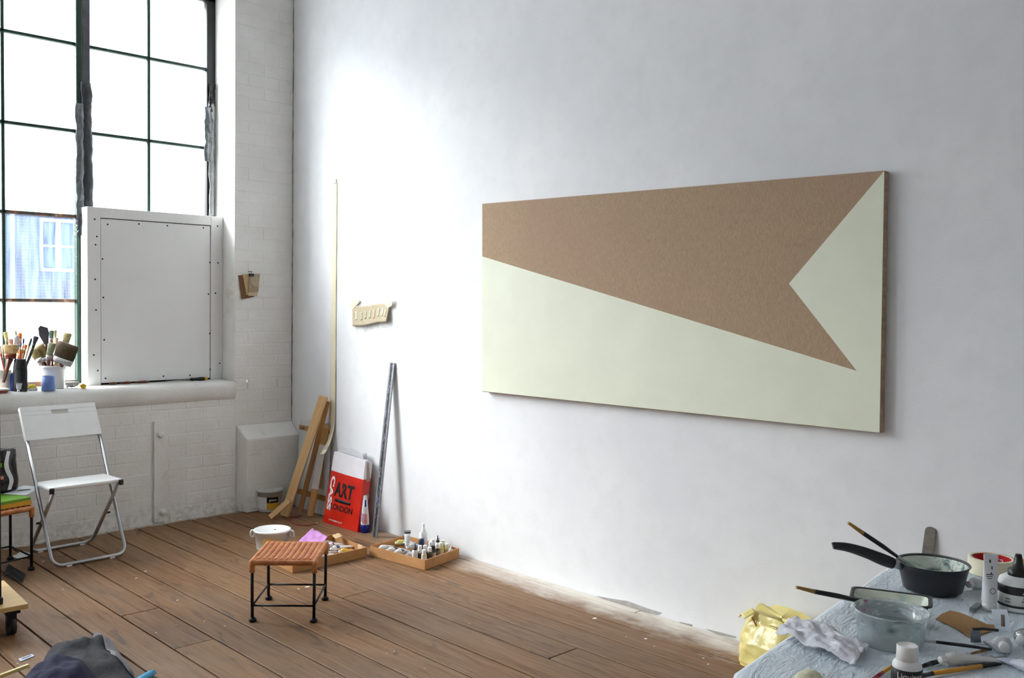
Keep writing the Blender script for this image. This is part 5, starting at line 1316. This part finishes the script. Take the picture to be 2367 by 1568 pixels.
# small white bottle close to the lens
sc_ = P(2098, 1491, 'z', T0+.118); sc0_ = V((sc_.x, sc_.y, T0)); sk = depth(sc_)/FPX; sr = 33*sk
SB = thing('small_bottle', 'small white bottle with ribbed white cap and black label at table front', 'bottle', sc0_, rotz(-YAW))
MB().lathe([(.0001, .0005), (sr*.95, .0005), (sr, .004), (sr, .076), (sr*.96, .081), (sr*.80, .087), (sr*.66, .090)], 32).build('bottle_body', PW, SB)
MB().lathe([(sr*.70, .0885), (sr*.73, .0895), (sr*.72, .116), (sr*.66, .118), (sr*.60, .1165), (.0001, .116)], 32).build('cap', M('white_cap', S(240, 238, 236), .4), SB)
MB().lathe([(sr+.0004, .044), (sr+.0009, .0445), (sr+.0009, .0745), (sr+.0004, .075)], 32).build('label_band', M('label_black', S(30, 30, 30)), SB)
btext('Liquitex', .064, .016, -.15, WPR, sr+.0012, SB)
MB().lathe([(sr+.0004, .008), (sr+.0009, .0085), (sr+.0009, .0385), (sr+.0004, .039)], 32).build('label_band', LBL, SB)
# brush, tubes and pens lying about
def lay_stick(name, label, cat, pxs, rad, parts, group=None, lift=0.0):
    ps = []
    for (x, y), r in zip(pxs, rad): p = tp_at(x, y); rr = r*kpx(p); ps.append(V((p.x, p.y, T0+rr+lift)))
    return pencil(name, label, cat, ps, [r*kpx(ps[0]) for r in rad], None, parts, group)
GM = M('grey_metal', S(170, 172, 176))
lay_stick('paintbrush', 'slim black brush with silver ferrule lying across the table', 'brush', [(2120, 1495), (2127, 1496), (2163, 1500), (2230, 1509), (2292, 1517)], [1, 2.6, 3.4, 4, 2.6], [('bristles', 0, 1, M('dark_bristle', S(60, 50, 44))), ('ferrule', 1, 2, GM), ('handle', 2, 4, BLK)], 'brushes on the work table', .012)
lay_stick('marker_pen', 'black pen with yellow barrel at the bottom of the table', 'pen', [(2110, 1572), (2156, 1563), (2268, 1546), (2300, 1541), (2313, 1539)], [5, 5.5, 5.5, 5.5, 3], [('pen_end', 0, 1, BLK), ('barrel', 1, 2, M('amber_barrel', S(214, 150, 40), .35)), ('pen_cap', 2, 4, BLK)])
lay_stick('black_pen', 'plain black pen lying behind the white tube cap', 'pen', [(2130, 1546), (2150, 1540), (2176, 1533)], [4.5, 5.5, 5], [('barrel', 0, 1, BLK), ('pen_cap', 1, 2, M('black_plastic', S(22, 22, 24)))])
lay_stick('paintbrush', 'red-tipped yellow brush handle left of the small white bottle', 'brush', [(2010, 1582), (2026, 1570), (2040, 1560), (2068, 1541), (2090, 1526)], [4, 5, 4.5, 3.5, 3], [('bristles', 0, 1, M('red_paint', S(160, 40, 60), .4)), ('ferrule', 1, 2, M('red_paint', S(160, 40, 60))), ('handle', 2, 4, M('amber_barrel', S(214, 150, 40)))], 'brushes on the work table')
lay_stick('paintbrush', 'short brown brush tip beside the round white tube cap', 'brush', [(2245, 1513), (2266, 1510), (2280, 1506), (2290, 1503)], [2, 3.5, 4, 3], [('handle', 0, 1, OCH), ('ferrule', 1, 2, M('brown_ferrule', S(140, 76, 36), .4)), ('bristles', 2, 3, M('dark_bristle', S(60, 50, 44)))], 'brushes on the work table')
gW = 'paint tubes on the work table'
def wtube(lab, a, b_, L, rpx, body, cap, stripes=(), txt=None, cr=0, lift=0):
    p = tp_at(*a); ptube(lab, p+V((0, 0, lift)), (tp_at(*b_)-p), L, rpx*kpx(p), body, cap, stripes, group=gW, txt=txt, crumple=cr)
wtube('white paint tube with round white cap lying behind the yellow-barrelled pen', (2172, 1541), (2310, 1526), .15, 15, (214, 214, 212), (240, 240, 240), (), 'VSX', .001)
wtube('white tube pointing its large round cap at the viewer on the right', (2322, 1520), (2300, 1482), .085, 21, (206, 206, 210), (232, 232, 230), (), 'V22')
wtube('crumpled silver and white tube at the right frame edge', (2358, 1503), (2400, 1440), .14, 20, M('silver_foil', S(176, 178, 182)), (226, 228, 228), (), None, .003)
wtube('white tube with grey band behind the saucepan rim and tape roll', (2237, 1366), (2300, 1352), .13, 14, (222, 224, 226), (230, 230, 228), ((.4, .9, (120, 128, 138)),))
wtube('pale lilac tube label end at the lower right frame edge', (2398, 1568), (2340, 1538), .11, 15, (204, 208, 218), (226, 226, 228), ((.5, .8, (170, 178, 200)),))
# folded white label card and metal clip
lc = [tp_at(2300, 1456), tp_at(2338, 1464)]
LC = thing('label_card', 'white folded card with dark stripes propped by the squeeze bottle', 'card', lc[0])
e_ = lc[1]-lc[0]; up_ = V((.006, .012, .045))
MB().prism([V((0, 0, .0025)), e_+V((0, 0, .0025)), e_+up_*1.15, up_], (.0012, .0008, 0)).build('card', cm((222, 230, 240)), LC)
for i in range(4):
    a0 = .42+.06*i; MB().prism([e_*a0+up_*(.25)-V((.0006, .0006, 0)), e_*(a0+.03)+up_*.25-V((.0006, .0006, 0)), e_*(a0+.16)+up_*.85-V((.0006, .0006, 0)), e_*(a0+.13)+up_*.85-V((.0006, .0006, 0))], (-.0004, -.0004, 0)).build('printed_stripe', cm([(40, 40, 44), (150, 84, 40), (40, 40, 44), (90, 60, 50)][i]), LC)
mc2 = tp_at(2256, 1486)
MC = thing('metal_clip', 'bent grey metal clip standing by the brown paper', 'clip', mc2, rotz(-YAW))
MB().add([(-.012, 0, 0), (.012, 0, 0), (.010, .004, .026), (-.006, .004, .030), (-.013, .002, .018)], [(0, 1, 2, 3, 4)]).build('clip_plate', M('dull_steel', S(120, 128, 136), .4, .7), MC, solid=.0015)
MB().tube([(-.006, .004, .030), (.02, .008, .030), (.055, .010, .026)], .0035, 8).build('clip_arm', M('dark_steel', S(60, 62, 66), .4, .6), MC)
# yellow roll and white carton at the right edge
yc = tp_at(2386, 1335); yk = kpx(yc); yr = 28*yk; yh = zat(2378, 1298, yc)-T0
YR = thing('yellow_tape_roll', 'yellow tape roll behind the squeeze bottle at right frame edge', 'tape', yc)
MB().lathe([(yr, .0005), (yr, yh), (yr*.7, yh), (yr*.7, .0005), (yr, .0005)], 32).build('tape_wound', M('yellow_tape', S(214, 184, 30), .4), YR)
xc = V((yc.x, yc.y, T0+yh+.0006)); xk = kpx(xc)
XC = thing('white_carton', 'slim white carton standing on the yellow tape roll at right edge', 'carton', xc, rotz(-YAW+.3))
MB().b2((-16*xk, -.012, 0), (16*xk, .012, 78*xk)).build('carton_body', PW, XC, bevel=.001)
for i in range(5): MB().b2((-12*xk, -.0125, (10+11*i)*xk), ((-2 if i % 2 else 6)*xk, -.0121, (12+11*i)*xk)).build('printed_line', cm((196, 60, 60) if i == 0 else (150, 156, 164)), XC)
# cream sponge cut by the lower edge
fs_ = tp_at(1868, 1571)
CSg = thing('cream_rag', 'cream cloth scrap at the front corner of the table', 'cloth', fs_)
MB().lathe([(.0001, .018), (.018, .016), (.032, .009), (.036, .003), (.0001, .0005)], 20, sx=1.0, sy=.7).build('cloth', M('cream_cloth', S(226, 222, 190), .8, bump=.5, bscale=60), CSg)

# steel ruler leaning on the wall behind the table
rt = P(2152, 1219, 'x', -.004); wr_ = 12.5*depth(rt)/FPX
rb_ = V((-.10, rt.y+.03, 0)); d = rt-rb_; Lr = d.length; d.normalize(); wv = V((0, -1, 0)); wv = (wv-wv.dot(d)*d).normalized()
SR = thing('steel_ruler', 'grey steel ruler leaning against white wall behind the saucepan', 'ruler', rb_+V((0, 0, .001)), basis(d, wv, d.cross(wv)))
pl2 = [(0, -wr_, 0), (Lr-.016, -wr_, 0)]+[(Lr-.016+.016*math.sin(a), -wr_*math.cos(a), 0) for a in [math.pi*i/8 for i in range(1, 8)]]+[(Lr-.016, wr_, 0), (0, wr_, 0)]
MB().prism(pl2, (0, 0, .0015)).build('ruler_blade', M('worn_steel', S(112, 106, 98), .45, .5, var=.2, scale=50), SR)

# yellow carrier bag on the floor by the wall
YBM = M('yellow_plastic_bag', S(238, 220, 140), .22, var=.10, scale=7, bump=.7, bscale=9)
yb0 = V((-.145, -4.06, 0))
YB = thing('yellow_carrier_bag', 'crumpled yellow plastic carrier bag on floor behind the work table', 'bag', yb0)
def ybf(u, v):
    a = 2*math.pi*u; ca_, sa_ = math.cos(a), math.sin(a)
    pw = .7; sx_ = math.copysign(abs(ca_)**pw, ca_); sy_ = math.copysign(abs(sa_)**pw, sa_)
    k = (1-.45*max(0, v-.45)/.55) if v > .06 else .92
    x = .115*sx_*k; y = .17*sy_*(1-.30*max(0, v-.4)/.6)
    n_ = .020*nz((ca_*2.2, sa_*2.2, v*3.0), 1, 21)+.008*nz((ca_*6, sa_*6, v*8), 1, 22)
    z = .225*v+(.022*nz((ca_*2, sa_*2, 0), 1, 5) if v > .85 else 0)
    r_ = V((x, y, 0)); l = r_.length or 1
    return r_*(1+n_/l)+V((0, 0, z))
my = MB().grid(ybf, 57, 30); my.grid(lambda u, v: V((ybf(u, 0).x*v, ybf(u, 0).y*v, .001)), 57, 3); my.grid(lambda u, v: V((ybf(u, 1).x*v, ybf(u, 1).y*v, ybf(u, 1).z-.02*(1-v))), 57, 4)
my.build('bag_body', YBM, YB)
def earf(u, v):
    p = ybf(.30+.10*u, 1); return p*(1.0)+V((-.02-.03*v, .035*v, .0+.012*math.sin(u*3.1)-.03*v))
MB().grid(earf, 14, 8).build('bag_handle', YBM, YB, solid=.001)
slot = MB().lathe([(.0001, 0), (.018, 0), (.018, .0012), (.0001, .0012)], 16, sx=.4, sy=1.5)
p_ = ybf(.41, .80); slot.v = [tuple(p_+V((-.003-z, y*.6+x*.6, y*.9))) for x, y, z in slot.v]; slot.build('handle_slot', cm((170, 116, 20)), YB)
nrm_a = math.radians(205)
for body, u, v in (('MUM', .520, .84), ('TE', .545, .93)):
    c = ybf(u, v); cx_ = (ybf(u+.01, v)-ybf(u-.01, v)).normalized(); cy_ = (ybf(u, v+.02)-ybf(u, v-.02)).normalized(); n_ = cx_.cross(cy_).normalized()
    mt = basis(cx_, n_.cross(cx_), n_).to_4x4(); mt.translation = c+n_*.004
    text('lettering', body, .032, M('dark_brown_print', S(70, 40, 34), .5), YB, mt @ Matrix.Rotation(math.radians(40), 4, 'Z'), .0008)

# ================================================================== SPECKS OF PAINT ON THE FLOOR
rs = random.Random(5); sp_ = MB()
fixed = [(1375, 1430, 5), (1492, 1477, 4), (100, 1298, 3), (315, 1337, 3), (336, 1321, 3), (410, 1388, 2.5), (690, 1362, 3), (710, 1357, 5), (1637, 1536, 2.5), (1626, 1522, 2.5), (361, 1463, 2), (472, 1437, 2), (145, 1363, 2)]
def blob(p, r):
    n = 9; vs = [V((p.x, p.y, .0008))]+[V((p.x+r*(1+.4*rs.random())*math.cos(6.283*i/n), p.y+r*(.7+.4*rs.random())*math.sin(6.283*i/n), .0003)) for i in range(n)]
    sp_.add(vs, [(0, i+1, (i+1) % n+1) for i in range(n)])
for x, y, r in fixed: p = P(x, y, 'z', 0); blob(p, r*depth(p)/FPX)
for i in range(95):
    p = V((-rs.random()**1.3*2.6-.03, -.3-rs.random()*4.2, 0)); blob(p, rs.uniform(.0012, .0036))
tag(sp_.build('paint_specks', M('dried_white_paint', S(226, 224, 214), .6)), 'dried white paint specks scattered over the floorboards', 'paint specks', kind='stuff')
